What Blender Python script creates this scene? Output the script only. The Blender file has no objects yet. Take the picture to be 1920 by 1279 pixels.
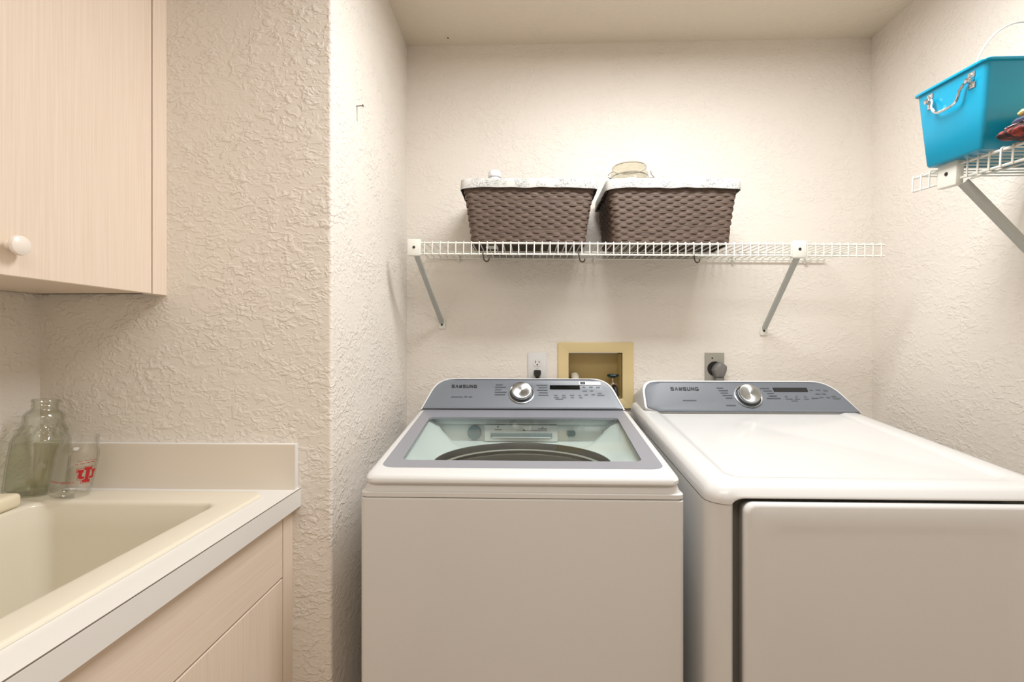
import bpy, bmesh, math, random
from mathutils import Vector, Matrix
random.seed(7)
PI = math.pi
SC = bpy.context.scene
COL = SC.collection

# ---------------------------------------------------------------- camera
cam_d = bpy.data.cameras.new('camera')
cam_d.sensor_width = 36.0
cam_d.lens = 910.0 * 36.0 / 1920.0
cam_d.clip_start = 0.02
cam = bpy.data.objects.new('camera', cam_d); COL.objects.link(cam)
cam.location = (0, 0, 1.26)
cam.rotation_euler = (PI / 2, 0, math.atan(28 / 910.0))
SC.camera = cam

# ---------------------------------------------------------------- light
w = bpy.data.worlds.new('world'); SC.world = w; w.use_nodes = True
w.node_tree.nodes['Background'].inputs[0].default_value = (1, 0.96, 0.9, 1)
w.node_tree.nodes['Background'].inputs[1].default_value = 0.3

def area(name, loc, size, power, color, rot=(0, 0, 0)):
    d = bpy.data.lights.new(name, 'AREA'); d.shape = 'RECTANGLE'
    d.size, d.size_y = size; d.energy = power; d.color = color
    o = bpy.data.objects.new(name, d); COL.objects.link(o)
    o.location = loc; o.rotation_euler = rot
    return o
area('overhead_lamp_or_fill', (0.44, 1.00, 2.33), (0.80, 0.24), 15.5, (0.965, 0.985, 1.0))
area('overhead_lamp_or_fill', (-0.10, -0.55, 2.33), (1.5, 0.9), 11.5, (1.0, 0.975, 0.93))  # broad warm fill, added overhead behind the camera to even out the light

SC.view_settings.view_transform = 'Standard'
SC.view_settings.look = 'None'
SC.view_settings.gamma = 1.0
SC.view_settings.use_curve_mapping = False
SC.view_settings.exposure = 0.54
SC.cycles.transparent_max_bounces = 32

# ---------------------------------------------------------------- materials
def srgb(r, g, b):
    f = lambda v: (v / 255 / 12.92) if v / 255 <= 0.04045 else ((v / 255 + 0.055) / 1.055) ** 2.4
    return (f(r), f(g), f(b), 1)

def mat(name, col, rough=0.5, metal=0.0, spec=0.5, coat=0.0):
    m = bpy.data.materials.new(name); m.use_nodes = True
    b = m.node_tree.nodes['Principled BSDF']
    b.inputs['Base Color'].default_value = col
    b.inputs['Roughness'].default_value = rough
    b.inputs['Metallic'].default_value = metal
    b.inputs['Specular IOR Level'].default_value = spec
    b.inputs['Coat Weight'].default_value = coat
    return m

def nodes(m): return m.node_tree.nodes, m.node_tree.links, m.node_tree.nodes['Principled BSDF']

def coords(m, scale=(1, 1, 1)):
    n, l, _ = nodes(m)
    tc = n.new('ShaderNodeTexCoord'); mp = n.new('ShaderNodeMapping')
    mp.inputs['Scale'].default_value = scale
    l.new(tc.outputs['Object'], mp.inputs['Vector'])
    return mp.outputs['Vector']

def noise(m, vec, scale, detail=2, rough=0.5, dist=0.0):
    n, l, _ = nodes(m)
    t = n.new('ShaderNodeTexNoise')
    t.inputs['Scale'].default_value = scale; t.inputs['Detail'].default_value = detail
    t.inputs['Roughness'].default_value = rough; t.inputs['Distortion'].default_value = dist
    l.new(vec, t.inputs['Vector'])
    return t.outputs['Fac']

def ramp(m, fac, stops):
    n, l, _ = nodes(m)
    r = n.new('ShaderNodeValToRGB'); e = r.color_ramp.elements
    while len(e) < len(stops): e.new(0.5)
    for k, (p, c) in enumerate(stops):
        e[k].position = p
        e[k].color = c if len(c) == 4 else (*c, 1)
    l.new(fac, r.inputs['Fac'])
    return r.outputs['Color']

def math_(m, op, a, b):
    n, l, _ = nodes(m)
    t = n.new('ShaderNodeMath'); t.operation = op
    for k, v in enumerate((a, b)):
        if isinstance(v, (int, float)): t.inputs[k].default_value = v
        else: l.new(v, t.inputs[k])
    return t.outputs[0]

def bump(m, height, strength, dist):
    n, l, b = nodes(m)
    bp = n.new('ShaderNodeBump')
    bp.inputs['Strength'].default_value = strength; bp.inputs['Distance'].default_value = dist
    l.new(height, bp.inputs['Height']); l.new(bp.outputs['Normal'], b.inputs['Normal'])

G = lambda v: (v, v, v)

def plaster(name, col, amount, scale=1.0):
    """trowelled knock-down plaster: scattered flattened blobs with raised rims on a smooth ground"""
    m = mat(name, col, 0.5, spec=0.35)
    v = coords(m, (scale, scale, scale * 1.45))
    n1 = noise(m, v, 58, 1, 0.4, 0.9)
    blobs = ramp(m, n1, [(0.50, G(0)), (0.60, G(0.75)), (0.70, G(1))])
    n2 = noise(m, v, 27, 2, 0.5, 0.7)
    plates = ramp(m, n2, [(0.52, G(0)), (0.60, G(0.8)), (0.66, G(1))])
    patch = ramp(m, noise(m, v, 8, 2), [(0.36, G(0.25)), (0.58, G(1))])
    fine = noise(m, v, 150, 2)
    h = math_(m, 'ADD', math_(m, 'MULTIPLY', blobs, 0.62), math_(m, 'MULTIPLY', plates, 0.45))
    h = math_(m, 'MULTIPLY', h, patch)
    h = math_(m, 'ADD', h, math_(m, 'MULTIPLY', fine, 0.10))
    bump(m, h, amount, 0.004)
    return m

WALLC = srgb(235, 227, 217)
M = {}
M['wall'] = plaster('textured_wall_paint', WALLC, 0.42)
M['wall_strong'] = plaster('heavy_textured_wall_paint', WALLC, 0.6, 1.0)
M['ceiling'] = plaster('ceiling_paint', srgb(228, 217, 200), 0.3)
M['floor'] = mat('floor_tile', srgb(160, 134, 104), 0.4)

def laminate(name, c1, c2, axis):
    m = mat(name, c1, 0.42, spec=0.4)
    s = {'z': (330, 330, 5.0), 'y': (330, 5.0, 330)}[axis]
    v = coords(m, s)
    n, l, b = nodes(m)
    l.new(ramp(m, noise(m, v, 1.0, 3, 0.6), [(0.3, c2), (0.62, c1)]), b.inputs['Base Color'])
    return m
LA, LB = srgb(235, 218, 200), srgb(228, 208, 188)
M['lam_v'] = laminate('pale_wood_laminate_upright', LA, LB, 'z')
M['lam_h'] = laminate('pale_wood_laminate_level', LA, LB, 'y')
M['gap'] = mat('dark_joint', srgb(70, 52, 40), 0.8)
M['white_lam'] = mat('white_laminate', srgb(232, 229, 224), 0.35)
M['splash'] = mat('cream_laminate', srgb(233, 223, 210), 0.4)
M['seam'] = mat('brown_seam', srgb(120, 108, 96), 0.7)
M['white'] = mat('white_enamel', srgb(222, 221, 219), 0.22, coat=0.3)
M['white_pl'] = mat('white_plastic', srgb(222, 221, 219), 0.3)
M['tub_pl'] = mat('tub_white_plastic', srgb(222, 226, 224), 0.35)
M['grey_panel'] = mat('grey_panel_plastic', srgb(116, 121, 128), 0.33)
M['grey_lid'] = mat('grey_lid_frame', srgb(146, 147, 155), 0.3)
M['display'] = mat('black_display', srgb(8, 9, 12), 0.12)
M['print_dark'] = mat('dark_print', srgb(14, 15, 18), 0.5)
M['print_mid'] = mat('grey_print', srgb(82, 86, 92), 0.5)
M['print_pale'] = mat('pale_print', srgb(102, 107, 113), 0.5)
M['sticker'] = mat('white_sticker', srgb(238, 240, 242), 0.4)
M['steel'] = mat('drum_steel', srgb(120, 118, 112), 0.38, 1.0)
M['ring'] = mat('dark_ring', srgb(26, 28, 27), 0.3)
M['chrome'] = mat('chrome', srgb(215, 216, 218), 0.16, 1.0)
M['blue_grey'] = mat('blue_grey_plastic', srgb(120, 140, 145), 0.4)
M['wire'] = mat('white_vinyl_wire', srgb(232, 230, 220), 0.35)
M['brace'] = mat('grey_brace_metal', srgb(182, 184, 178), 0.45)
M['screw'] = mat('dark_screw', srgb(60, 56, 52), 0.4, 0.6)
M['hook'] = mat('dark_hook_metal', srgb(72, 62, 54), 0.35, 0.8)
M['cream_plastic'] = mat('cream_box_plastic', srgb(222, 200, 150), 0.4)
M['box_inner'] = mat('cream_box_inner', srgb(205, 184, 128), 0.35)
M['black'] = mat('black_rubber', srgb(24, 24, 24), 0.45)
M['plug_grey'] = mat('grey_plug', srgb(118, 115, 111), 0.5)
M['plate_grey'] = mat('grey_plate', srgb(160, 157, 146), 0.4)
M['teal_dark'] = mat('dark_teal_handle', srgb(18, 58, 66), 0.4)
M['brass'] = mat('valve_metal', srgb(196, 178, 158), 0.3, 0.8)
M['hose'] = mat('hose_plastic', srgb(212, 204, 190), 0.4)
M['soap'] = mat('cream_soap', srgb(244, 232, 204), 0.5)
M['bin'] = mat('turquoise_plastic', srgb(2, 148, 184), 0.33)
M['red'] = mat('red_print', srgb(176, 22, 24), 0.5)
M['cap'] = mat('white_cap', srgb(238, 238, 240), 0.4)
M['knob_w'] = mat('cream_knob', srgb(242, 231, 220), 0.25)
M['nail'] = mat('nail_steel', srgb(110, 105, 100), 0.4, 0.7)
M['wool'] = mat('grey_thread', srgb(160, 155, 148), 0.8)
M['inside'] = mat('dark_cavity', srgb(60, 50, 42), 0.7)
M['strap'] = mat('pinkish_cloth', srgb(196, 160, 156), 0.8)
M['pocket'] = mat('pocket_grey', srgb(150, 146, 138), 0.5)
M['slate'] = mat('slate_cloth', srgb(66, 74, 96), 0.8)

def sink_mat():
    m = mat('cream_sink', srgb(233, 225, 206), 0.3, coat=0.2)
    n, l, b = nodes(m)
    v = coords(m)
    base = None
    cols = srgb(233, 225, 206)
    mask = None
    for (p, r) in (((-0.9135, 0.9900, 0.8235), 0.011), ((-0.895, 0.99, 0.826), 0.004), ((-1.005, 0.88, 0.80), 0.012), ((-0.87, 0.99, 0.90), 0.003), ((-0.91, 0.985, 0.918), 0.004), ((-1.0, 0.9, 0.86), 0.006)):
        d = n.new('ShaderNodeVectorMath'); d.operation = 'DISTANCE'
        l.new(v, d.inputs[0]); d.inputs[1].default_value = p
        k = math_(m, 'LESS_THAN', math_(m, 'ADD', d.outputs['Value'], math_(m, 'MULTIPLY', noise(m, v, 130, 2), 0.018)), r + 0.009)
        mask = k if mask is None else math_(m, 'MAXIMUM', mask, k)
    mx = n.new('ShaderNodeMix'); mx.data_type = 'RGBA'
    l.new(mask, mx.inputs['Factor'])
    mx.inputs['A'].default_value = cols; mx.inputs['B'].default_value = srgb(140, 116, 84)
    l.new(mx.outputs['Result'], b.inputs['Base Color'])
    return m
M['sink'] = sink_mat()

def wicker():
    m = mat('brown_wicker', srgb(100, 84, 72), 0.6)
    v = coords(m, (30, 30, 500))
    n, l, b = nodes(m)
    l.new(ramp(m, noise(m, v, 1.0, 3), [(0.3, srgb(72, 57, 48)), (0.7, srgb(110, 91, 79))]), b.inputs['Base Color'])
    return m
M['wicker'] = wicker()
M['wicker_in'] = mat('wicker_core', srgb(52, 41, 35), 0.8)

def liner_mat():
    m = mat('white_printed_cloth', srgb(235, 233, 226), 0.8)
    v = coords(m)
    n, l, b = nodes(m)
    a = math_(m, 'ABSOLUTE', math_(m, 'SUBTRACT', noise(m, v, 85, 2, 0.6, 2.0), 0.5), 0)
    line = ramp(m, a, [(0.0, G(1)), (0.02, G(0.7)), (0.05, G(0))])
    gate = ramp(m, noise(m, v, 22, 1), [(0.42, G(0)), (0.50, G(1))])
    mx = n.new('ShaderNodeMix'); mx.data_type = 'RGBA'
    l.new(math_(m, 'MULTIPLY', line, gate), mx.inputs['Factor'])
    mx.inputs['A'].default_value = srgb(207, 205, 199); mx.inputs['B'].default_value = srgb(104, 106, 112)
    l.new(mx.outputs['Result'], b.inputs['Base Color'])
    return m
M['liner'] = liner_mat()

def cloth_pattern():
    m = mat('dark_red_patterned_cloth', srgb(120, 30, 25), 0.7)
    v = coords(m)
    n, l, b = nodes(m)
    l.new(ramp(m, noise(m, v, 55, 2, 0.5, 1.0), [(0.46, srgb(18, 13, 15)), (0.55, srgb(80, 22, 22)), (0.66, srgb(165, 56, 42))]), b.inputs['Base Color'])
    return m
M['cloth_red'] = cloth_pattern()
def cloth_orange():
    m = mat('orange_yellow_cloth', srgb(220, 160, 70), 0.7)
    v = coords(m)
    n, l, b = nodes(m)
    l.new(ramp(m, noise(m, v, 60, 1), [(0.42, srgb(226, 160, 76)), (0.55, srgb(206, 206, 140))]), b.inputs['Base Color'])
    return m
M['cloth_orange'] = cloth_orange()

def clear(name, tint, edge, gloss=1.0, rough=0.03):
    """thin clear glass or plastic: see-through straight on, tinted and mirror-like at grazing angles"""
    m = bpy.data.materials.new(name); m.use_nodes = True
    n, l = m.node_tree.nodes, m.node_tree.links
    n.clear()
    out = n.new('ShaderNodeOutputMaterial')
    tr = n.new('ShaderNodeBsdfTransparent'); gl = n.new('ShaderNodeBsdfGlossy')
    gl.inputs['Roughness'].default_value = rough
    lw = n.new('ShaderNodeLayerWeight'); lw.inputs['Blend'].default_value = 0.35
    mixc = n.new('ShaderNodeMix'); mixc.data_type = 'RGBA'
    pw = n.new('ShaderNodeMath'); pw.operation = 'POWER'; pw.inputs[1].default_value = 2.0
    l.new(lw.outputs['Facing'], pw.inputs[0]); l.new(pw.outputs[0], mixc.inputs['Factor'])
    mixc.inputs['A'].default_value = tint; mixc.inputs['B'].default_value = edge
    l.new(mixc.outputs['Result'], tr.inputs['Color'])
    lf = n.new('ShaderNodeLayerWeight'); lf.inputs['Blend'].default_value = 0.5
    p5 = n.new('ShaderNodeMath'); p5.operation = 'POWER'; p5.inputs[1].default_value = 5.0
    l.new(lf.outputs['Facing'], p5.inputs[0])
    g = n.new('ShaderNodeMath'); g.operation = 'MULTIPLY_ADD'; g.inputs[1].default_value = 0.9 * gloss; g.inputs[2].default_value = 0.06 * gloss
    l.new(p5.outputs[0], g.inputs[0])
    mx = n.new('ShaderNodeMixShader')
    l.new(g.outputs[0], mx.inputs[0]); l.new(tr.outputs[0], mx.inputs[1]); l.new(gl.outputs[0], mx.inputs[2])
    l.new(mx.outputs[0], out.inputs['Surface'])
    return m
M['lid_glass'] = clear('lid_glass', (0.955, 0.985, 0.975, 1), (0.92, 0.96, 0.95, 1), 0.45)
M['jar_glass'] = clear('jar_glass', (0.985, 0.985, 0.98, 1), (0.93, 0.925, 0.90, 1), 1.3)
M['jug_glass'] = clear('jug_glass', (0.955, 0.96, 0.935, 1), (0.70, 0.71, 0.62, 1), 1.5)
M['liquid'] = clear('pale_green_liquid', (0.955, 0.955, 0.90, 1), (0.90, 0.90, 0.82, 1), 0.3)
M['lid_amber'] = clear('lid_amber_glass', (0.94, 0.93, 0.86, 1), (0.74, 0.72, 0.62, 1), 0.7)

# ---------------------------------------------------------------- mesh helpers
WL = {}
def wloc(o): return WL.get(o.name, Vector((0, 0, 0)))

def obj(name, bm, m, parent=None, local=False, smooth=35, base=None, clean=True):
    if clean: bmesh.ops.recalc_face_normals(bm, faces=bm.faces)
    off = Vector((0, 0, 0))
    if base is not None: off = Vector(base)
    elif parent is not None and not local: off = wloc(parent)
    if off.length: bmesh.ops.translate(bm, verts=bm.verts, vec=-off)
    me = bpy.data.meshes.new(name); bm.to_mesh(me); bm.free()
    o = bpy.data.objects.new(name, me); COL.objects.link(o)
    for mm in (m if isinstance(m, (list, tuple)) else [m]): me.materials.append(mm)
    if smooth:
        me.shade_smooth(); me.set_sharp_from_angle(angle=math.radians(smooth))
    if parent is not None: o.parent = parent
    if base is not None: o.location = base
    WL[o.name] = off.copy()
    if local: WL[o.name] = Vector((0, 0, 0))
    return o

def tag(o, label, cat, group=None):
    o['label'] = label; o['category'] = cat
    if group: o['group'] = group
    return o

def thing(name, loc, label, cat, group=None, rot=(0, 0, 0)):
    o = bpy.data.objects.new(name, None); COL.objects.link(o)
    o.empty_display_size = 0.05
    o.location = loc; o.rotation_euler = rot
    WL[o.name] = Vector(loc)
    return tag(o, label, cat, group)

def struct(o): o['kind'] = 'structure'; return o

def N(): return bmesh.new()

def box(bm, x0, x1, y0, y1, z0, z1, bev=0.0, seg=2):
    t = bmesh.new()
    vs = [t.verts.new((x, y, z)) for x in (x0, x1) for y in (y0, y1) for z in (z0, z1)]
    for f in ((0, 1, 3, 2), (4, 6, 7, 5), (0, 4, 5, 1), (2, 3, 7, 6), (0, 2, 6, 4), (1, 5, 7, 3)):
        t.faces.new([vs[i] for i in f])
    bmesh.ops.recalc_face_normals(t, faces=t.faces)
    if bev: bmesh.ops.bevel(t, geom=t.edges[:], offset=bev, segments=seg, profile=0.5, affect='EDGES')
    merge(bm, t)

def merge(bm, t, mtx=None):
    mp = {}
    for v in t.verts: mp[v] = bm.verts.new(mtx @ v.co if mtx else v.co)
    for f in t.faces:
        try:
            nf = bm.faces.new([mp[v] for v in f.verts]); nf.material_index = f.material_index
        except ValueError: pass
    t.free()

def rings(bm, loops, cap0=True, cap1=True, close=False):
    R = [[bm.verts.new(p) for p in lp] for lp in loops]
    n = len(R[0]); pairs = list(zip(R, R[1:]))
    if close: pairs.append((R[-1], R[0]))
    for a, b in pairs:
        for i in range(n):
            j = (i + 1) % n
            bm.faces.new((a[i], a[j], b[j], b[i]))
    if cap0 and not close: bm.faces.new(R[0][::-1])
    if cap1 and not close: bm.faces.new(R[-1])
    return R

def rrect(x0, x1, y0, y1, r, n=6):
    if not isinstance(r, (list, tuple)): r = [r] * 4
    pts = []
    for (cx, cy, a0, rr) in ((x1 - r[0], y1 - r[0], 0, r[0]), (x0 + r[1], y1 - r[1], 90, r[1]), (x0 + r[2], y0 + r[2], 180, r[2]), (x1 - r[3], y0 + r[3], 270, r[3])):
        for k in range(n + 1):
            a = math.radians(a0 + 90 * k / n)
            pts.append((cx + rr * math.cos(a), cy + rr * math.sin(a)))
    return pts

def at_z(pts, z): return [(x, y, z(x, y) if callable(z) else z) for x, y in pts]

def tube(bm, pts, r, seg=8, closed=False, caps=True):
    P = [Vector(p) for p in pts]; n = len(P)
    loops = []; up = None
    for i in range(n):
        a = P[i - 1] if (i > 0 or closed) else P[i]
        b = P[(i + 1) % n] if (i < n - 1 or closed) else P[i]
        d = (b - a).normalized()
        if up is None:
            up = d.orthogonal().normalized()
        else:
            up = (up - d * up.dot(d)).normalized()
        s = d.cross(up)
        rr = r[i] if isinstance(r, (list, tuple)) else r
        loops.append([P[i] + (up * math.cos(2 * PI * k / seg) + s * math.sin(2 * PI * k / seg)) * rr for k in range(seg)])
    rings(bm, loops, caps, caps, closed)

def lathe(bm, prof, c=(0, 0, 0), seg=32, mtx=None, cap0=True, cap1=True, fn=None):
    loops = []
    for (r, z) in prof:
        lp = []
        for k in range(seg):
            a = 2 * PI * k / seg
            rr = r * (fn(a, z) if fn else 1)
            p = Vector((rr * math.cos(a), rr * math.sin(a), z))
            p = (mtx @ p) if mtx else p
            lp.append(p + Vector(c))
        loops.append(lp)
    rings(bm, loops, cap0, cap1)

def smoothpath(pts, n=8):
    P = [Vector(p) for p in pts]; out = []
    for i in range(len(P) - 1):
        p0 = P[max(i - 1, 0)]; p1 = P[i]; p2 = P[i + 1]; p3 = P[min(i + 2, len(P) - 1)]
        for k in range(n):
            t = k / n
            out.append(0.5 * ((2 * p1) + (p2 - p0) * t + (2 * p0 - 5 * p1 + 4 * p2 - p3) * t * t + (-p0 + 3 * p1 - 3 * p2 + p3) * t ** 3))
    out.append(P[-1])
    return out

def text_bm(s, width, height, bold=0.0):
    """lettering as flat mesh in the xy plane, fitted to width x height, lower left at the origin"""
    c = bpy.data.curves.new('lettering', 'FONT'); c.body = s; c.size = 1.0; c.offset = bold; c.resolution_u = 3; c.space_character = 1.12
    o = bpy.data.objects.new('lettering', c); COL.objects.link(o)
    dg = bpy.context.evaluated_depsgraph_get()
    me = bpy.data.meshes.new_from_object(o.evaluated_get(dg))
    bpy.data.objects.remove(o); bpy.data.curves.remove(c)
    bm = bmesh.new(); bm.from_mesh(me); bpy.data.meshes.remove(me)
    xs = [v.co.x for v in bm.verts]; ys = [v.co.y for v in bm.verts]
    x0, x1, y0, y1 = min(xs), max(xs), min(ys), max(ys)
    for v in bm.verts:
        v.co.x = (v.co.x - x0) / (x1 - x0) * width
        v.co.y = (v.co.y - y0) / (y1 - y0) * height
        v.co.z = 0
    return bm

def brand_bm(width, height):
    """heavy, wide block capitals drawn as strokes, lower left at the origin"""
    G_ = {'S': [[(1, 1), (0, 1), (0, .5), (1, .5), (1, 0), (0, 0)]],
          'A': [[(0, 0), (.5, 1), (1, 0)]],
          'M': [[(0, 0), (0.08, 1), (.5, .05), (.92, 1), (1, 0)]],
          'U': [[(0, 1), (0, 0), (1, 0), (1, 1)]],
          'N': [[(0, 0), (0, 1), (1, 0), (1, 1)]],
          'G': [[(1, 1), (0, 1), (0, 0), (1, 0), (1, .42), (.55, .42)]]}
    bm = bmesh.new()
    word = 'SAMSUNG'; adv = width / (len(word) - 0.26); lw, lh = adv * 0.74, height
    t = height * 0.165
    for i, ch in enumerate(word):
        for pl in G_[ch]:
            P = [Vector((i * adv + x * (lw - t) + t / 2, y * (lh - t) + t / 2)) for x, y in pl]
            for k, (p, q) in enumerate(zip(P, P[1:])):
                d = (q - p).normalized(); n = Vector((-d.y, d.x)) * t / 2 * (1.25 if abs(d.x) < 0.7 else 1.0); e = d * t / 2
                bm.faces.new([bm.verts.new((v.x, v.y, 4e-5 * k)) for v in (p - e - n, q + e - n, q + e + n, p - e + n)])
    for v in bm.verts: v.co.y = max(0, min(height, v.co.y))
    return bm

# ================================================================ THE SETTING
XL, XA, XR = -1.1515, -0.453, 1.265      # left wall, alcove side, right wall
YS, YB, YF = 1.1134, 1.82, -1.7          # face of the stub wall, back wall, wall behind the camera
ZC = 2.373
T = 0.10
bm = N(); box(bm, XL - T, XR + T, YF - T, YB + T, -0.1, 0.0); struct(obj('floor', bm, M['floor'], smooth=0))
bm = N(); box(bm, XL - T, XR + T, YF - T, YB + T, ZC, ZC + 0.1); struct(obj('ceiling', bm, M['ceiling'], smooth=0))
bm = N(); box(bm, XL - T, XL, YF - T, YS, 0, ZC); struct(obj('wall_left', bm, M['wall_strong'], smooth=0))
bm = N(); box(bm, XR, XR + T, YF - T, YB + T, 0, ZC); struct(obj('wall_right', bm, M['wall'], smooth=0))
bm = N(); box(bm, XL, XR, YF - T, YF, 0, ZC); struct(obj('wall_front', bm, M['wall'], smooth=0))
# stub wall: its face towards the camera and the side of the alcove, with a soft outside corner
bm = N()
poly = [(XL - T, YB + T), (XL - T, YS)] + [(XA - 0.008 + 0.008 * math.sin(a), YS + 0.008 - 0.008 * math.cos(a)) for a in [k * PI / 8 for k in range(5)]] + [(XA, YB + T)]
rings(bm, [at_z(poly, 0), at_z(poly, ZC)])
struct(obj('wall_partition', bm, M['wall_strong'], smooth=40))
# back wall with the opening for the laundry valve box
hx0, hx1, hz0, hz1 = 0.150, 0.360, 1.040, 1.222
bm = N()
box(bm, XA, hx0, YB, YB + T, 0, ZC); box(bm, hx1, XR, YB, YB + T, 0, ZC)
box(bm, hx0, hx1, YB, YB + T, 0, hz0); box(bm, hx0, hx1, YB, YB + T, hz1, ZC)
struct(obj('wall_back', bm, M['wall'], smooth=0))

# ================================================================ WASHING MACHINE
WX0, WX1, WY0 = -0.3545, 0.3285, 1.02
WXC = (WX0 + WX1) / 2
washer = thing('washing_machine', (WXC, 1.37, 0.0), 'white top-loading washing machine with a glass lid, left of the dryer', 'washing machine')
LS = 0.092
lidz = lambda x, y: 0.975 + LS * (y - 1.02)
# cabinet shell, open at the top
bm = N()
rr = rrect(WX0, WX1, WY0, 1.72, 0.012, 4)
rings(bm, [at_z(rr, 0.02), at_z(rr, 0.925), at_z(rrect(WX0 + .002, WX1 - .002, WY0 + .002, 1.718, 0.012, 4), 0.9275)], True, False)
obj('body', bm, M['white'], washer)
# deck band below the lid, stepping inwards twice
bm = N()
ins = lambda d, r=0.014: rrect(WX0 + d, WX1 - d, WY0 + d, 1.72, r, 4)
rings(bm, [at_z(ins(0.02), 0.915), at_z(ins(0.002), 0.9285), at_z(ins(0.0), 0.930), at_z(ins(0.0), 0.9385), at_z(ins(0.002), 0.9405), at_z(ins(0.0045), 0.941),
           at_z(ins(0.0075), 0.949), at_z(ins(0.010), 0.9575), at_z(ins(0.03), 0.9585), at_z(rrect(-0.318, 0.293, 1.06, 1.70, 0.02, 4), 0.9585)], False, False)
obj('top_deck', bm, M['white_pl'], washer)
# lid
LX0, LX1, LY0, LY1 = -0.346, 0.3205, 1.019, 1.612
LXC = (LX0 + LX1) / 2
def lidring(d, dz, r=0.022): return [(LXC + (x - LXC) * (1 + 0.040 * (y - LY0) / (LY1 - LY0)), y, lidz(x, y) + dz) for x, y in rrect(LX0 + d, LX1 - d, LY0 + d, LY1 - d * 0.2, [0.006, 0.006, r, r], 6)]
def trap(xfl, xfr, xbl, xbr, y0, y1, r0, r1, n=6):
    """trapezoid with rounded corners as a loop of points, same point order as rrect"""
    pts = []
    for (x, y) in rrect(0, 1, 0, 1, [r1, r1, r0, r0], n):
        a = xfl + (xbl - xfl) * y; b = xfr + (xbr - xfr) * y
        pts.append((a + (b - a) * x, y0 + (y1 - y0) * y))
    return pts
g_out = trap(-0.3255, 0.3015, -0.3425, 0.3165, 1.066, 1.611, 0.05, 0.002)
g_in = trap(-0.2895, 0.2635, -0.304, 0.2805, 1.115, 1.517, 0.04, 0.035)
bm = N()
rings(bm, [lidring(0.012, -0.0185), lidring(0.003, -0.0185), lidring(0.0, -0.0145), lidring(0.0, -0.008), lidring(0.003, -0.003), lidring(0.009, 0.0),
           lidring(0.016, 0.0008), at_z(g_out, lambda x, y: lidz(x, y) + 0.0008), at_z(g_out, lambda x, y: lidz(x, y) - 0.012)], False, False)
lid = obj('lid', bm, M['white_pl'], washer)
bm = N()
rings(bm, [at_z(g_out, lambda x, y: lidz(x, y) - 0.004), at_z(g_out, lambda x, y: lidz(x, y) + 0.0012), at_z(g_in, lambda x, y: lidz(x, y) + 0.0012), at_z(g_in, lambda x, y: lidz(x, y) - 0.006), at_z(g_out, lambda x, y: lidz(x, y) - 0.006)], False, False)
obj('lid_frame', bm, M['grey_lid'], lid)['label'] = 'grey frame around the lid glass'
bm = N()
rings(bm, [at_z(g_in, lambda x, y: lidz(x, y) - 0.005), at_z(g_in, lambda x, y: lidz(x, y) - 0.001)])
obj('lid_window', bm, M['lid_glass'], lid)['label'] = 'clear glass pane of the lid'
# funnel under the glass, narrowing from a rectangle to the round tub mouth
CXT, CYT, RT = -0.0135, 1.302, 0.238
NT = 128
def ang(k): return 2 * PI * k / NT
def rect_dir(k, x0, x1, y0, y1):
    a = ang(k); c, s = math.cos(a), math.sin(a)
    t = min(((x1 - CXT) / c) if c > 1e-6 else ((x0 - CXT) / c) if c < -1e-6 else 9, ((y1 - CYT) / s) if s > 1e-6 else ((y0 - CYT) / s) if s < -1e-6 else 9)
    return (CXT + c * t, CYT + s * t)
top = [rect_dir(k, -0.312, 0.287, 1.085, 1.562) for k in range(NT)]
ztop = lambda x, y: lidz(x, y) - 0.008
def backness(k):
    d = abs(((math.degrees(ang(k)) - 90 + 180) % 360) - 180)      # degrees away from straight back
    return max(0.0, min(1.0, (49.5 - d) / 4))
loops = []
for fs, fb, dz_ in ((0, 0, 0), (0.10, 0.03, 0.14), (0.42, 0.06, 0.5), (0.75, 0.10, 0.82), (0.92, 0.16, 0.95), (0.98, 0.5, 0.99), (1.0, 1.0, 1.0)):
    lp = []
    for k in range(NT):
        f = fs + (fb - fs) * backness(k)
        cx = CXT + RT * math.cos(ang(k)); cy = CYT + RT * math.sin(ang(k))
        z0 = ztop(*top[k])
        lp.append((top[k][0] + (cx - top[k][0]) * f, top[k][1] + (cy - top[k][1]) * f, z0 + (0.938 - z0) * dz_))
    loops.append(lp)
loops.append([(CXT + (RT - 0.001) * math.cos(ang(k)), CYT + (RT - 0.001) * math.sin(ang(k)), 0.922) for k in range(NT)])
bm = N(); rings(bm, loops, False, False)
obj('tub_funnel', bm, M['tub_pl'], washer, smooth=50)
bm = N()
lathe(bm, [(RT - 0.001, 0.9375), (RT - 0.003, 0.934), (RT - 0.005, 0.920), (RT - 0.006, 0.9165), (RT - 0.004, 0.911), (RT - 0.004, 0.905)], (CXT, CYT, 0), 64, None, False, False)
obj('balance_ring', bm, M['ring'], washer)['label'] = 'dark ring around the drum mouth'
bm = N()
lathe(bm, [(RT - 0.004, 0.9065), (RT - 0.010, 0.9055), (RT - 0.012, 0.900), (RT - 0.012, 0.52), (RT - 0.05, 0.49), (0.03, 0.48)], (CXT, CYT, 0), 64, None, False, True)
obj('drum', bm, M['steel'], washer)['label'] = 'metal drum below the ring'
bm = N()
lathe(bm, [(RT - 0.005, 0.9185), (RT - 0.012, 0.9175), (RT - 0.0135, 0.916), (RT - 0.012, 0.9145), (RT - 0.005, 0.9145)], (CXT, CYT, 0), 64, None, False, False)
obj('drum_lip', bm, M['plate_grey'], washer)['label'] = 'thin pale lip inside the dark ring'
bm = N(); box(bm, -0.303, 0.278, 1.5440, 1.5600, 0.9945, 1.0135, 0.003, 2)
obj('hinge_bar', bm, M['tub_pl'], washer)
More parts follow.
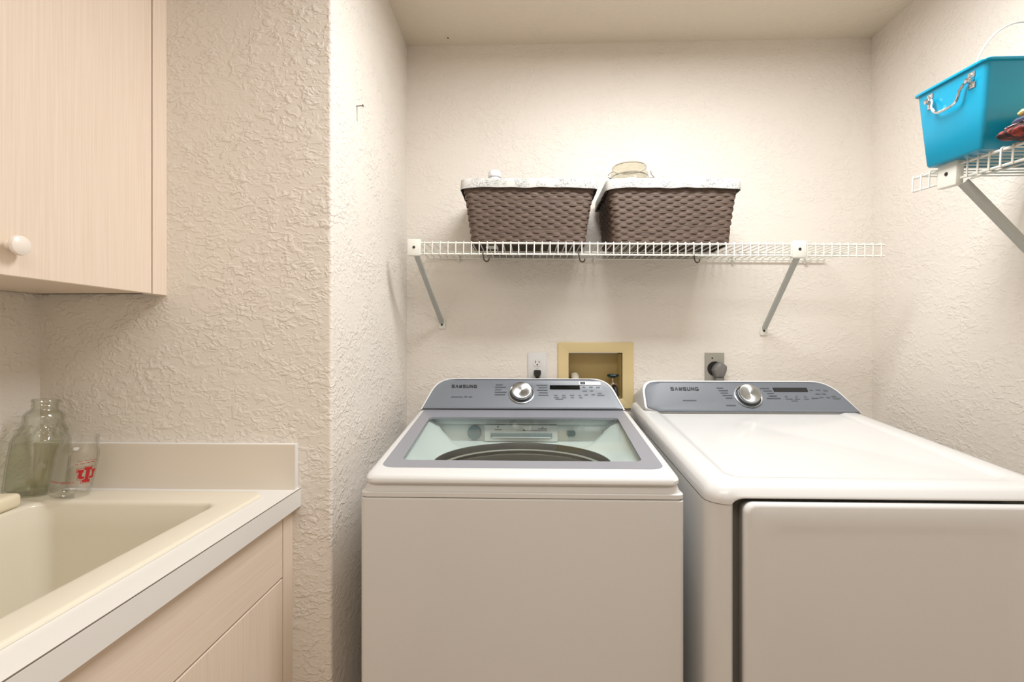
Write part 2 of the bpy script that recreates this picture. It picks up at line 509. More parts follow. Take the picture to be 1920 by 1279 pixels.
# dispenser drawer on the back of the funnel
bm = N()
box(bm, -0.134, 0.097, 1.536, 1.60, 0.9415, 0.9925, 0.002)
dr = obj('detergent_drawer', bm, M['tub_pl'], washer)
bm = N(); box(bm, -0.115, 0.080, 1.5335, 1.537, 0.9545, 0.969, 0.001)
obj('drawer_recess', bm, M['blue_grey'], dr)['label'] = 'grey recessed grip'
bm = N(); box(bm, -0.110, 0.075, 1.532, 1.535, 0.9535, 0.9565, 0.0008)
obj('drawer_lip', bm, M['tub_pl'], dr)
bm = N()
for (a, b, z, h) in ((-0.102, -0.080, 0.978, 0.002), (-0.012, 0.064, 0.9765, 0.0016), (0.036, 0.064, 0.9815, 0.002), (-0.094, -0.090, 0.986, 0.004), (0.048, 0.052, 0.986, 0.003), (-0.012, -0.008, 0.976, 0.004)):
    box(bm, a, b, 1.5350, 1.5362, z, z + h)
o = obj('printed_marks', bm, M['print_mid'], dr, smooth=0); o['kind'] = 'stuff'
bm = N()
mt = Matrix.Rotation(PI / 2, 4, 'X')
lathe(bm, [(0.022, 0.0), (0.022, 0.010), (0.020, 0.012)], (-0.1684, 1.556, 0.967), 28, mt)
obj('round_cap', bm, M['blue_grey'], washer)['label'] = 'round blue-grey cap inside the tub opening'
bm = N(); rings(bm, [[(x, 1.560, z) for x, z in rrect(0.127, 0.154, 0.9575, 0.9735, 0.005, 4)], [(x, 1.545, z) for x, z in rrect(0.127, 0.154, 0.9575, 0.9735, 0.005, 4)]])
obj('lock_cover', bm, M['blue_grey'], washer)['label'] = 'small blue-grey cover inside the tub opening'

# --- control consoles -------------------------------------------------------
class Panel:
    """sloped control panel: u along x, v up the slope, n out of it"""
    def __init__(s, y0, z0, y1, z1):
        L = math.hypot(y1 - y0, z1 - z0)
        s.o = Vector((0, y0, z0)); s.v = Vector((0, (y1 - y0) / L, (z1 - z0) / L)); s.n = Vector((0, -s.v.z, s.v.y)); s.L = L
    def p(s, u, v, n=0.0): return s.o + Vector((u, 0, 0)) + s.v * v + s.n * n
    def matrix(s, u, v, n=0.0):
        q = s.p(u, v, n); m = Matrix.Identity(4)
        for i in range(3):
            m[i][0] = (1, 0, 0)[i]; m[i][1] = s.v[i]; m[i][2] = s.n[i]; m[i][3] = q[i]
        return m

def chaikin(pts, cuts):
    """round the corners of a polygon; cuts = radius-like trim per corner"""
    out = []; n = len(pts)
    for i in range(n):
        p = Vector(pts[i]); a = Vector(pts[i - 1]); b = Vector(pts[(i + 1) % n]); c = cuts[i]
        if c <= 0: out += [tuple(p)] * 7; continue
        pa = p + (a - p).normalized() * c; pb = p + (b - p).normalized() * c
        for k in range(7):
            t = k / 6
            out.append(tuple(pa * (1 - t) ** 2 + p * 2 * t * (1 - t) + pb * t * t))
    return out

def console(root, P, outline, cuts, grow, y_back, rear_drop):
    o1 = chaikin(outline, cuts)
    cx = sum(p[0] for p in o1) / len(o1); cv = sum(p[1] for p in o1) / len(o1)
    us = [p[0] for p in o1]; hw = (max(us) - min(us)) / 2; mid = (max(us) + min(us)) / 2
    def g(d, dv=None):
        dv = d if dv is None else dv
        out = []
        for (u, v) in o1:
            k = (u - mid) / hw
            out.append((u + d * k, v + (dv if v > P.L * 0.35 else 0)))
        return out
    shell = g(grow)
    bm = N()
    back = []
    for (u, v) in shell:
        q = P.p(u, v); back.append((u, y_back, q.z - rear_drop * max(0, min(1, v / P.L))))
    mid1 = []
    for (u, v) in g(grow + 0.002):
        q = P.p(u, v, -0.012); mid1.append(tuple(q))
    rings(bm, [[tuple(P.p(u, v, 0.0)) for u, v in g(grow - 0.004)], [tuple(P.p(u, v, 0.0)) for u, v in shell], mid1, back])
    con = obj('console', bm, M['white_pl'], root)
    # grey face: raised edge, then a shallow dish
    def inner(du, dv0, dv1):
        out = []
        for (u, v) in o1:
            k = (u - mid) / hw
            out.append((u - du * (1 if k > 0 else -1) * min(1, abs(k) * 1.15) , dv0 + v * (P.L - dv0 - dv1) / P.L))
        return out
    bm = N()
    rings(bm, [[tuple(P.p(u, v, -0.002)) for u, v in o1], [tuple(P.p(u, v, 0.004)) for u, v in o1],
               [tuple(P.p(u, v, 0.0055)) for u, v in inner(0.003, 0.0015, 0.0015)], [tuple(P.p(u, v, 0.0025)) for u, v in inner(0.024, 0.008, 0.004)]])
    face = obj('control_panel', bm, M['grey_panel'], con, smooth=20)
    face['label'] = 'grey control panel'
    return con, face

def on_panel(root, name, P, bm2d, u, v, n, m, label=None):
    bm = N(); merge(bm, bm2d, P.matrix(u, v, n))
    o = obj(name, bm, m, root, smooth=0, clean=False)
    if label: o['label'] = label
    if name in ('printed_marks', 'cycle_names', 'button_marks'): o['kind'] = 'stuff'
    return o

def bars2d(items):
    bm = N()
    for (u, v, w_, h) in items:
        vs = [bm.verts.new(p) for p in ((u, v, 0), (u + w_, v, 0), (u + w_, v + h, 0), (u, v + h, 0))]
        bm.faces.new(vs)
    return bm

def slab(root, name, P, u0, u1, v0, v1, n0, n1, m, bev=0.0006, label=None):
    t = N(); box(t, u0, u1, v0, v1, n0, n1, bev, 1)
    bm = N(); merge(bm, t, P.matrix(0, 0, 0))
    o = obj(name, bm, m, root)
    if label: o['label'] = label
    return o

def dial(root, P, u, v, r):
    bm = N()
    lathe(bm, [(r * 1.27, 0.0), (r * 1.27, 0.0042), (r * 1.2, 0.0048), (r * 1.14, 0.0042), (r * 1.1, 0.003)], (0, 0, 0), 40, P.matrix(u, v, 0.0022), False, False)
    ring = obj('dial_ring', bm, M['chrome'], root); ring['label'] = 'thin chrome ring around the dial'
    bm = N()
    lathe(bm, [(r * 0.98, 0.0), (r * 0.98, 0.010), (r, 0.0115)], (0, 0, 0), 48, None, True, True)
    q = P.matrix(u, v, 0.0022); q.translation = q.translation - wloc(bpy.data.objects[root.parent.name])
    sk = obj('dial_skirt', bm, M['print_mid'], root, local=True); sk.matrix_local = q; sk['label'] = 'dark skirt of the dial'
    bm = N()
    lathe(bm, [(r, 0.0115), (r, 0.0195), (r * 0.96, 0.0215), (r * 0.9, 0.0218), (r * 0.5, 0.0208), (r * 0.02, 0.0198)], (0, 0, 0), 64)
    k = obj('dial', bm, DIAL, root, local=True, smooth=40); k.matrix_local = q; k['label'] = 'brushed chrome dial'
    return k
def dial_mat():
    m = mat('brushed_dial', srgb(190, 190, 188), 0.36, 1.0)
    n, l, b = nodes(m)
    b.inputs['Anisotropic'].default_value = 0.9
    t = n.new('ShaderNodeTangent'); t.direction_type = 'RADIAL'; t.axis = 'Z'
    l.new(t.outputs[0], b.inputs['Tangent'])
    return m
DIAL = dial_mat()

PW = Panel(1.615, 1.030, 1.700, 1.125)
con, face = console(washer, PW, [(-0.350, 0.002), (0.318, 0.002), (0.275, 0.1265), (-0.307, 0.1265)], [0, 0, 0.055, 0.055], 0.006, 1.775, 0.012)
def dial_obj(root, P, u, v, r):
    # dial built in its own frame so that the brushing turns about its axis
    return dial(root, P, u, v, r)
dial_obj(con, PW, -0.0184, 0.067, 0.0345)
on_panel(face, 'brand_lettering', PW, brand_bm(0.087, 0.0125), -0.2600, 0.0885, 0.0042, M['print_dark'], 'black brand lettering')
on_panel(face, 'printed_marks', PW, bars2d([(-0.258, 0.049, 0.040, 0.0025), (-0.212, 0.0485, 0.008, 0.0055), (-0.198, 0.049, 0.012, 0.003)]), 0, 0, 0.0042, M['print_mid'])
items = []
for k, (a, b) in enumerate(((-0.1075, 0.024), (-0.1095, 0.038), (-0.1095, 0.022), (-0.1095, 0.040), (-0.1095, 0.036))):
    items.append((a, 0.1005 - 0.0105 * k, b, 0.0034))
for k, (a, b) in enumerate(((0.0335, 0.037), (0.040, 0.030), (0.0345, 0.036), (0.041, 0.030), (0.038, 0.035))):
    items.append((a, 0.099 - 0.0105 * k, b, 0.0034))
on_panel(face, 'cycle_names', PW, bars2d(items), 0, 0, 0.0042, M['print_mid'], 'rows of small print around the dial')
items = []
for (u, v, w_) in ((0.092, 0.056, 0.012), (0.092, 0.048, 0.016), (0.119, 0.056, 0.012), (0.119, 0.048, 0.014), (0.146, 0.057, 0.014), (0.148, 0.048, 0.011), (0.175, 0.056, 0.008), (0.177, 0.048, 0.010),
                   (0.190, 0.091, 0.010), (0.214, 0.091, 0.012), (0.237, 0.090, 0.014), (0.190, 0.075, 0.015), (0.215, 0.076, 0.011), (0.195, 0.059, 0.012), (0.219, 0.060, 0.012), (0.240, 0.065, 0.014), (0.238, 0.057, 0.024), (0.096, 0.041, 0.026)):
    items.append((u, v, w_, 0.0042))
on_panel(face, 'button_marks', PW, bars2d(items), 0, 0, 0.0042, M['print_pale'], 'faint button symbols')
slab(face, 'display', PW, 0.079, 0.1815, 0.0835, 0.1000, 0.002, 0.0052, M['display'], label='black display strip')
st = slab(face, 'energy_sticker', PW, 0.179, 0.2535, 0.1015, 0.1155, 0.002, 0.0052, M['sticker'], 0.0003, 'white sticker with a black square')
on_panel(face, 'sticker_square', PW, bars2d([(0.184, 0.1035, 0.017, 0.0105)]), 0, 0, 0.0056, M['print_dark'], 'black square printed on the sticker')
on_panel(face, 'sticker_emblem', PW, bars2d([(0.1895, 0.1055, 0.006, 0.0022), (0.1875, 0.1085, 0.010, 0.0022)]), 0, 0, 0.0060, M['print_pale'])

# ================================================================ DRYER
DX0, DX1 = 0.365, 1.065
DYF = 0.983
dryer = thing('clothes_dryer', (0.715, 1.35, 0.0), 'white front-loading clothes dryer with a wide square door, right of the washer', 'dryer')
dz = lambda y: 0.969 + 0.105 * (y - 0.983)
seam = lambda x, y: 0.934 if y < 1.03 else 0.934 + (y - 1.03) * 0.0915
PX0, PX1, PZ1 = 0.4125, 1.0175, 0.952     # door pocket
# body: rounded corner posts, sides and back, then the pocket
bm = N()
R = 0.04
prof = []
for k in range(9):
    a = math.radians(180 + 90 * k / 8)
    prof.append((DX0 + R + R * math.cos(a), DYF + R + R * math.sin(a)))
left = [(DX0, 1.72)] + prof + [(PX0 - 0.004, DYF), (PX0, DYF + 0.004), (PX0, DYF + 0.046)]
right = [(DX0 + DX1 - x, y) for x, y in left][::-1]
pl = left + right
lo = [bm.verts.new((x, y, 0.02)) for x, y in pl]; hi = [bm.verts.new((x, y, seam(x, y) - 0.0015)) for x, y in pl]
for i in range(len(pl)):
    j = (i + 1) % len(pl)
    bm.faces.new((lo[i], lo[j], hi[j], hi[i]))
obj('body', bm, M['white'], dryer)
# top panel with a soft rim and a shallow dished middle
bm = N()
XG0, XG1 = 0.409, 1.021       # where the lower edge of the top starts to lift above the door
TS = [0.0] + [0.028 * k / 8 / (XG1 - XG0) for k in range(1, 9)]
TS = sorted(TS[1:] + [1 - t for t in TS[1:]])
def dring(d, zf, r, yb=1.72):
    pts = rrect(DX0 + d, DX1 - d, DYF + d - 0.004, yb, [0.004, 0.004, r, r], 10)
    out = []
    for i, p in enumerate(pts):
        out.append(p)
        q = pts[(i + 1) % len(pts)]
        if abs(p[1] - q[1]) < 1e-6 and p[1] < 1.1 and abs(q[0] - p[0]) > 0.3:
            out += [(p[0] + (q[0] - p[0]) * t, p[1]) for t in TS]
    return [(x, y, zf(x, y)) for x, y in out]
def apron(x, y):
    # lower edge of the top: lifts in a quarter round above the door between the two posts
    z = seam(x, y)
    e = min(x - XG0, XG1 - x)
    if y < 1.0 and e > 0:
        t = min(1.0, e / 0.028)
        z = 0.934 + (0.9470 - 0.934) * math.sqrt(1 - (1 - t) ** 2)
    return z
top = lambda off: (lambda x, y: dz(y) + off)
bm = N()
rs = [dring(0.012, apron, 0.030), dring(0.0, apron, 0.042), dring(-0.0005, lambda x, y: (apron(x, y) + dz(y) - 0.017) / 2, 0.042), dring(0.0015, top(-0.017), 0.041), dring(0.007, top(-0.006), 0.038), dring(0.015, top(-0.001), 0.036),
      dring(0.024, top(0.0), 0.035), dring(0.052, top(0.0), 0.035), dring(0.058, top(-0.0015), 0.034), dring(0.066, top(-0.0055), 0.032), dring(0.075, top(-0.0065), 0.03)]
rings(bm, rs, False, True)
obj('top_panel', bm, M['white'], dryer, smooth=60)
# dark shadow gap: pocket behind the door
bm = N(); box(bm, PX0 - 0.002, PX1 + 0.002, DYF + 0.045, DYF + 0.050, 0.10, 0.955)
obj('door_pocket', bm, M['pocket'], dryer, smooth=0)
# door
bm = N()
DR = (0.4285, 1.0015, 0.10, 0.9410)
def door(d, y, r): return [(x, y, z) for x, z in rrect(DR[0] + d, DR[1] - d, DR[2] + d, DR[3] - d, r, 8)]
rings(bm, [door(0.012, DYF + 0.040, 0.014), door(0.004, DYF + 0.010, 0.018), door(0.0, 0.978, 0.02), door(0.001, 0.972, 0.02), door(0.0045, 0.9675, 0.019), door(0.008, 0.9665, 0.018),
           door(0.040, 0.9660, 0.03), door(0.046, 0.9663, 0.028), door(0.054, 0.9676, 0.024), door(0.062, 0.9679, 0.02)])
obj('door', bm, M['white'], dryer, smooth=45)
PD = Panel(1.580, 1.031, 1.650, 1.124)
con, face = console(dryer, PD, [(0.428, 0.000), (1.060, 0.000), (0.998, 0.1135), (0.392, 0.1135), (0.390, 0.016)], [0, 0, 0.058, 0.045, 0.006], 0.006, 1.775, 0.05)
dial_obj(con, PD, 0.724, 0.058, 0.0345)
on_panel(face, 'brand_lettering', PD, brand_bm(0.091, 0.0125), 0.4775, 0.079, 0.0042, M['print_dark'], 'black brand lettering')
on_panel(face, 'printed_marks', PD, bars2d([(0.509, 0.040, 0.044, 0.0028)]), 0, 0, 0.0042, M['print_mid'])
items = []
for k, (a, b) in enumerate(((0.629, 0.022), (0.634, 0.030), (0.638, 0.024), (0.642, 0.032), (0.650, 0.022))):
    items.append((a, 0.0875 - 0.0095 * k, b, 0.0032))
items.append((0.645, 0.022, 0.030, 0.003))
items.append((0.7255, 0.013, 0.007, 0.004))
for k, (a, b) in enumerate(((0.771, 0.030), (0.779, 0.028), (0.788, 0.022), (0.791, 0.026), (0.782, 0.044))):
    items.append((a, 0.0865 - 0.0095 * k, b, 0.0032))
on_panel(face, 'cycle_names', PD, bars2d(items), 0, 0, 0.0042, M['print_mid'], 'rows of small print around the dial')
items = []
for (u, v, w_) in ((0.842, 0.047, 0.022), (0.872, 0.047, 0.016), (0.900, 0.047, 0.016), (0.926, 0.050, 0.022), (0.952, 0.053, 0.014), (0.974, 0.053, 0.012), (0.992, 0.057, 0.014), (0.994, 0.049, 0.024),
                   (0.930, 0.080, 0.010), (0.950, 0.081, 0.014), (0.974, 0.079, 0.014), (0.944, 0.066, 0.014), (0.964, 0.066, 0.014), (0.858, 0.040, 0.020), (0.842, 0.056, 0.008), (0.876, 0.056, 0.007), (0.905, 0.056, 0.007)):
    items.append((u, v, w_, 0.0042))
on_panel(face, 'button_marks', PD, bars2d(items), 0, 0, 0.0042, M['print_pale'], 'faint button symbols')
slab(face, 'display', PD, 0.8125, 0.9225, 0.0755, 0.0905, 0.002, 0.0052, M['display'], label='black display strip')

# ================================================================ UPPER CABINET
CB = 1.3665
cab = thing('wall_cabinet', (-0.998, 0.56, CB), 'pale wood wall cabinet hanging above the sink', 'cabinet')
CXF = -0.8443
bm = N()
t0 = 0.016
y0, y1, z1 = 0.02, YS, 2.15
fx = CXF - 0.02
box(bm, XL, fx, y0, y1, CB + 0.004, CB + 0.020)
box(bm, XL, fx, y0, y1, z1 - t0, z1)
box(bm, XL, fx, y0, y0 + t0, CB + 0.004, z1); box(bm, XL, fx, y1 - t0, y1, CB + 0.004, z1)
box(bm, XL, XL + 0.006, y0, y1, CB + 0.004, z1)
obj('carcass', bm, M['lam_v'], cab, smooth=0)
bm = N(); box(bm, fx - 0.004, CXF, 1.0705, YS, CB, z1, 0.0008, 1)
obj('end_stile', bm, M['lam_v'], cab)
bm = N(); box(bm, fx, fx + 0.002, 0.03, 1.0705, CB + 0.002, z1 - 0.002)
obj('frame_edge', bm, M['gap'], cab, smooth=0)
bm = N(); box(bm, fx + 0.003, CXF, 0.545, 1.0675, CB, z1, 0.0012, 1)
d1 = obj('door', bm, M['lam_v'], cab)
bm = N(); box(bm, fx + 0.003, CXF, 0.022, 0.541, CB, z1, 0.0012, 1)
obj('door', bm, M['lam_v'], cab)
bm = N()
mt = Matrix.Rotation(PI / 2, 4, 'Y')
lathe(bm, [(0.0075, 0.0), (0.0065, 0.006), (0.007, 0.010), (0.014, 0.0135), (0.0165, 0.018), (0.0155, 0.0225), (0.010, 0.0255), (0.002, 0.0265)], (CXF, 0.7655, 1.4155), 32, mt)
obj('knob', bm, M['knob_w'], d1)['label'] = 'round cream knob'

# ================================================================ BASE CABINET, WORKTOP, SINK
bc = thing('base_cabinet', (-0.85, 0.45, 0.0), 'pale wood base cabinet under the white worktop', 'cabinet')
FX = -0.5447
y0 = -0.25
bm = N()
box(bm, XL, FX - 0.02, YS - 0.016, YS, 0.10, 0.876); box(bm, XL, FX - 0.02, y0, y0 + 0.016, 0.10, 0.876)
box(bm, XL, FX - 0.02, y0, YS, 0.10, 0.116); box(bm, XL, XL + 0.006, y0, YS, 0.10, 0.876)
box(bm, XL, FX - 0.07, y0, YS, 0.0, 0.10)
obj('carcass', bm, M['lam_v'], bc, smooth=0)
bm = N(); box(bm, FX - 0.024, FX, 1.0695, YS, 0.10, 0.876, 0.0008, 1)
obj('end_stile', bm, M['lam_v'], bc)
bm = N(); box(bm, FX - 0.022, FX - 0.0185, y0, 1.0695, 0.10, 0.876)
obj('frame_edge', bm, M['gap'], bc, smooth=0)
for (a, b) in ((0.4925, 1.0665), (-0.088, 0.4885)):
    bm = N(); box(bm, FX - 0.018, FX, a, b, 0.7335, 0.874, 0.0012, 1)
    obj('drawer_front', bm, M['lam_h'], bc)
    bm = N(); box(bm, FX - 0.018, FX, a, b, 0.11, 0.7300, 0.0012, 1)
    obj('door', bm, M['lam_v'], bc)

WT = 0.918
WF = -0.5258
wt = thing('worktop', (-0.838, 0.45, 0.877), 'white laminate worktop around the cream sink', 'worktop')
# cut-out for the sink
SX0, SX1, SY0, SY1 = -1.085, -0.600, 0.33, 1.045
bm = N()
box(bm, XL, SX0, y0, YS, 0.8775, WT); box(bm, SX1, WF - 0.0015, y0, YS, 0.8775, WT)
box(bm, SX0, SX1, y0, SY0, 0.8775, WT); box(bm, SX0, SX1, SY1, YS, 0.8775, WT)
bmesh.ops.remove_doubles(bm, verts=bm.verts, dist=1e-5)
obj('slab', bm, M['white_lam'], wt, smooth=0)
bm = N(); box(bm, WF - 0.0016, WF, y0, YS, 0.877, WT - 0.0016)
obj('edge_band', bm, M['white_lam'], wt, smooth=0)
bm = N(); box(bm, WF - 0.0016, WF - 0.0004, y0, YS, WT - 0.0016, WT - 0.0001)
obj('edge_seam', bm, M['seam'], wt, smooth=0)['label'] = 'dark seam line along the front edge'
bs = thing('backsplash', (-0.838, 1.105, WT), 'low cream backsplash strip standing at the back of the worktop', 'backsplash')
bm = N(); box(bm, XL, WF - 0.0075, 1.0975, 1.0990, WT, 1.0215); obj('face', bm, M['splash'], bs, smooth=0)
bm = N(); box(bm, XL, WF - 0.0085, 1.0990, YS - 0.0005, WT, 1.0225); obj('core', bm, M['white_lam'], bs, smooth=0)
bm = N(); box(bm, WF - 0.0075, WF - 0.0055, 1.0975, YS - 0.0005, WT, 1.0225); obj('end_cap', bm, M['white_lam'], bs, smooth=0)

sink = thing('laundry_sink', (-0.83, 0.69, 0.90), 'deep cream drop-in laundry sink set in the worktop', 'sink')
bm = N()
O = (-1.125, -0.5815, 0.28, 1.068)     # outer rim
I = (-1.024, -0.6425, 0.40, 0.9930)    # inner edge
def sr(k, z, r):  # k 0 = outer, 1 = inner
    return at_z(rrect(O[0] + (I[0] - O[0]) * k, O[1] + (I[1] - O[1]) * k, O[2] + (I[2] - O[2]) * k, O[3] + (I[3] - O[3]) * k, r, 8), z)
def si(d, z, r): return at_z(rrect(I[0] + d, I[1] - d, I[2] + d, I[3] - d, r, 8), z)
rings(bm, [sr(0, WT + 0.0003, 0.03), sr(0.01, WT + 0.0035, 0.03), sr(0.04, WT + 0.0055, 0.03), sr(0.12, WT + 0.0062, 0.03), sr(0.86, WT + 0.0055, 0.035), sr(0.95, WT + 0.0048, 0.036), si(0.0, WT + 0.0025, 0.035), si(0.0025, WT - 0.003, 0.032), si(0.008, WT - 0.05, 0.03),
           si(0.022, 0.68, 0.03), si(0.030, 0.615, 0.03), si(0.042, 0.598, 0.03), si(0.07, 0.59, 0.03)], False, True)
obj('basin', bm, M['sink'], sink, smooth=50)
bm = N(); lathe(bm, [(0.045, 0.5905), (0.045, 0.5935), (0.034, 0.594), (0.030, 0.5915), (0.002, 0.5912)], (-0.83, 0.69, 0), 32)
obj('drain', bm, M['chrome'], sink)['label'] = 'chrome drain in the bottom'

# ================================================================ JARS AND SOAP ON THE SINK
RZ = WT + 0.0063
def lean(ang, dx, dy):
    ax = Vector((-dy, dx, 0)).normalized()
    return Matrix.Rotation(ang, 4, ax).to_euler()

# mason jar
mj = thing('mason_jar', (-0.9900, 1.0180, RZ), 'clear glass jar with red college lettering, leaning beside the jug', 'jar', rot=lean(math.radians(9.5), 0.73, 0.68))
bm = N()
outer = [(0.024, 0.001), (0.031, 0.003), (0.0355, 0.010), (0.0372, 0.020), (0.0375, 0.092), (0.0365, 0.100), (0.0325, 0.109), (0.0310, 0.113), (0.0310, 0.1155), (0.0325, 0.117), (0.0310, 0.119), (0.0315, 0.123), (0.0305, 0.126), (0.0312, 0.132), (0.0305, 0.135)]
inner = [(0.0280, 0.135), (0.0280, 0.115), (0.0295, 0.109), (0.0335, 0.099), (0.0345, 0.092), (0.0345, 0.022), (0.032, 0.013), (0.024, 0.009), (0.004, 0.012)]
lathe(bm, outer + inner, (0, 0, 0), 40, None, True, True)
obj('glass', bm, M['jar_glass'], mj, local=True)
# print wrapped round the jar; angle 0 looks at the camera
A0 = math.atan2(-1.0, 0.98)
RJ = 0.0379
def wrap(bm2d, u, v):
    for f in range(2):
        es = [e for e in bm2d.edges if e.calc_length() > 0.004]
        if es: bmesh.ops.subdivide_edges(bm2d, edges=es, cuts=2)
    for p in bm2d.verts:
        a = A0 + (u + p.co.x) / RJ; z = v + p.co.y
        p.co = Vector((RJ * math.cos(a), RJ * math.sin(a), z))
    return bm2d
o = obj('college_lettering', wrap(text_bm('INDIANA UNIVERSITY', 0.047, 0.0044, 0.006), -0.0425, 0.0340), M['red'], mj, local=True, smooth=0, clean=False)
o['label'] = 'red college name in small capitals'
def poly2d(polys):
    b = N()
    for pl in polys:
        try: b.faces.new([b.verts.new((x, y, 0)) for x, y in pl])
        except ValueError: pass
    bmesh.ops.triangulate(b, faces=b.faces)
    return b
def rects(rs): return [[(a, c), (b, c), (b, d), (a, d)] for a, b, c, d in rs]
lw_ = 0.001
emb = rects([
    # tall I with serifs
    (0.0155, 0.0235, 0.000, 0.032), (0.0115, 0.0275, 0.000, 0.006), (0.0115, 0.0275, 0.026, 0.032),
    # U arms with serifs and bowl, behind the I
    (0.0035, 0.0095, 0.009, 0.027), (0.0005, 0.0110, 0.021, 0.027), (0.0295, 0.0355, 0.009, 0.027), (0.0280, 0.0385, 0.021, 0.027), (0.0060, 0.0143, 0.0075, 0.0125), (0.0247, 0.0330, 0.0075, 0.0125),
    # outline
    (-0.0015, -0.0005, 0.018, 0.029), (-0.0015, 0.0095, 0.0285, 0.0295), (0.0020, 0.0030, 0.0075, 0.0195), (0.0020, 0.0095, 0.0050, 0.0060), (0.0095, 0.0103, -0.001, 0.006), (0.0095, 0.0103, 0.0285, 0.0335), (0.0095, 0.0295, 0.0330, 0.0340), (0.0288, 0.0296, 0.0285, 0.0335), (0.0095, 0.0295, -0.0020, -0.0010)])
o = obj('college_emblem', wrap(poly2d(emb), 0.0040, 0.0365), M['red'], mj, local=True, smooth=0, clean=False)
o['label'] = 'red interlocked emblem of two block letters'
o = obj('small_print', wrap(poly2d(rects([(0.0, 0.006, 0.0, 0.0010), (0.008, 0.017, 0.0012, 0.0022), (0.019, 0.026, 0.0030, 0.0042), (0.028, 0.036, 0.0040, 0.0056), (0.003, 0.012, 0.0060, 0.0068), (0.014, 0.030, 0.0085, 0.0092), (0.032, 0.044, 0.0080, 0.0088)])), -0.002, 0.0745), M['red'], mj, local=True, smooth=0, clean=False)
o['label'] = 'faint red small print above the emblem'

# square-shouldered jug
jg = thing('glass_jug', (-1.0900, 1.0450, RZ), 'tall patterned glass jug half filled, standing left of the small jar', 'jug', rot=lean(math.radians(4.5), 0.73, 0.68))
def sq(a, z):
    k = 1.0 if z > 0.16 else 0.5 if z > 0.10 else 1.0
    p = 5.0
    s = (abs(math.cos(a - 0.2)) ** p + abs(math.sin(a - 0.2)) ** p) ** (-1 / p)
    if z < 0.125: return s
    f = max(0.0, min(1.0, (0.165 - z) / 0.04))
    bumps = 1 + 0.12 * math.sin(a * 11 + (z > 0.143) * PI) * max(0, 1 - abs(z - 0.140) / 0.018)
    return (1 + (s - 1) * f) * bumps
prof = [(0.036, 0.001), (0.042, 0.004), (0.0445, 0.012), (0.044, 0.05), (0.0425, 0.09), (0.0415, 0.110), (0.0405, 0.118), (0.0385, 0.124), (0.0360, 0.129), (0.0350, 0.134), (0.0345, 0.140), (0.0335, 0.146), (0.0325, 0.151), (0.0335, 0.158), (0.0350, 0.165), (0.0345, 0.171), (0.0290, 0.178), (0.0240, 0.182), (0.0225, 0.186), (0.0225, 0.190), (0.0240, 0.192), (0.0225, 0.194), (0.0225, 0.198), (0.0245, 0.200), (0.0245, 0.204), (0.0225, 0.206)]
inn = [(max(r - 0.0028, 0.002), z) for r, z in prof[::-1]]
inn[-1] = (0.034, 0.006); inn[-2] = (0.039, 0.008)
bm = N(); lathe(bm, prof + inn, (0, 0, 0), 66, None, True, True, sq)
obj('glass', bm, M['jug_glass'], jg, local=True, smooth=45)
bm = N(); lathe(bm, [(0.033, 0.007), (0.0385, 0.0085), (0.0408, 0.013), (0.0404, 0.05), (0.0390, 0.09), (0.0382, 0.108)], (0, 0, 0), 66, None, True, True, sq)
obj('liquid', bm, M['liquid'], jg, local=True)['label'] = 'pale greenish liquid inside'

bm = N(); box(bm, -0.045, 0.032, -0.03, 0.024, 0.0, 0.029, 0.009, 4)
o = obj('soap_bar', bm, M['soap'])
o.location = (-1.055, 0.930, RZ - 0.001); o.rotation_euler = (0, 0, math.radians(8))
tag(o, 'cream bar of soap on the ledge of the sink', 'soap')

# ================================================================ WIRE SHELF ON THE BACK WALL
def copy_part(src, parent, loc):
    c = src.copy(); COL.objects.link(c); c.parent = parent; c.location = loc
    return c

SY = 1.525
ws = thing('wire_shelf', (0.36, YB, 1.5675), 'long white wire shelf across the back wall above the washer and dryer', 'shelf', rot=(0, 0.0107, 0))
SXa, SXb = -0.378 - 0.36, 1.098 - 0.36
DEP = YB - SY
def shelf_wires(root, L0, L1, along, step=0.0247, dep=DEP, lip=0.042):
    """along = 'x': shelf runs along local x, wall at y = 0, front at y = -dep; returns nothing, adds parts"""
    bm = N()
    r = 0.0019
    path = [(0, -0.003, 0)] + [(0, -dep * k / 3, 0) for k in (1, 2)] + [(0, -dep - 0.001, 0), (0, -dep - 0.0042, -0.002), (0, -dep - 0.0045, -0.006), (0, -dep - 0.0045, -lip)]
    tube(bm, path, r, 6)
    x = L0 + 0.006
    first = obj('cross_wire', bm, M['wire'], root, local=True)
    first.location = (x, 0, 0)
    while x + step < L1:
        x += step
        copy_part(first, root, (x, 0, 0))
    for (yy, zz, rr) in ((-dep, -0.0045, 0.003), (-dep, -lip + 0.003, 0.003), (-0.012, -0.0045, 0.003), (-dep * 0.5, -0.0045, 0.0026)):
        bm = N(); tube(bm, [(L0 if yy < -0.1 else L0 + 0.01, yy, zz), (L1 if yy == -dep else L1 - 0.01, yy, zz)], rr, 8)
        obj('long_rod', bm, M['wire'], root, local=True)

def front_clip(root, x, dep, z0=-0.047, z1=0.006, hw=0.021):
    bm = N(); box(bm, x - hw, x + hw, -dep - 0.012, -dep + 0.006, z0, z1, 0.003, 2)
    c = obj('front_clip', bm, M['wire'], root, local=True); c['label'] = 'white plastic clip on the front rail'
    bm = N(); lathe(bm, [(0.0042, 0), (0.0042, 0.0015), (0.003, 0.002)], (x, -dep - 0.012, (z0 + z1) / 2), 14, Matrix.Rotation(PI / 2, 4, 'X'))
    obj('screw', bm, M['screw'], c, local=True)

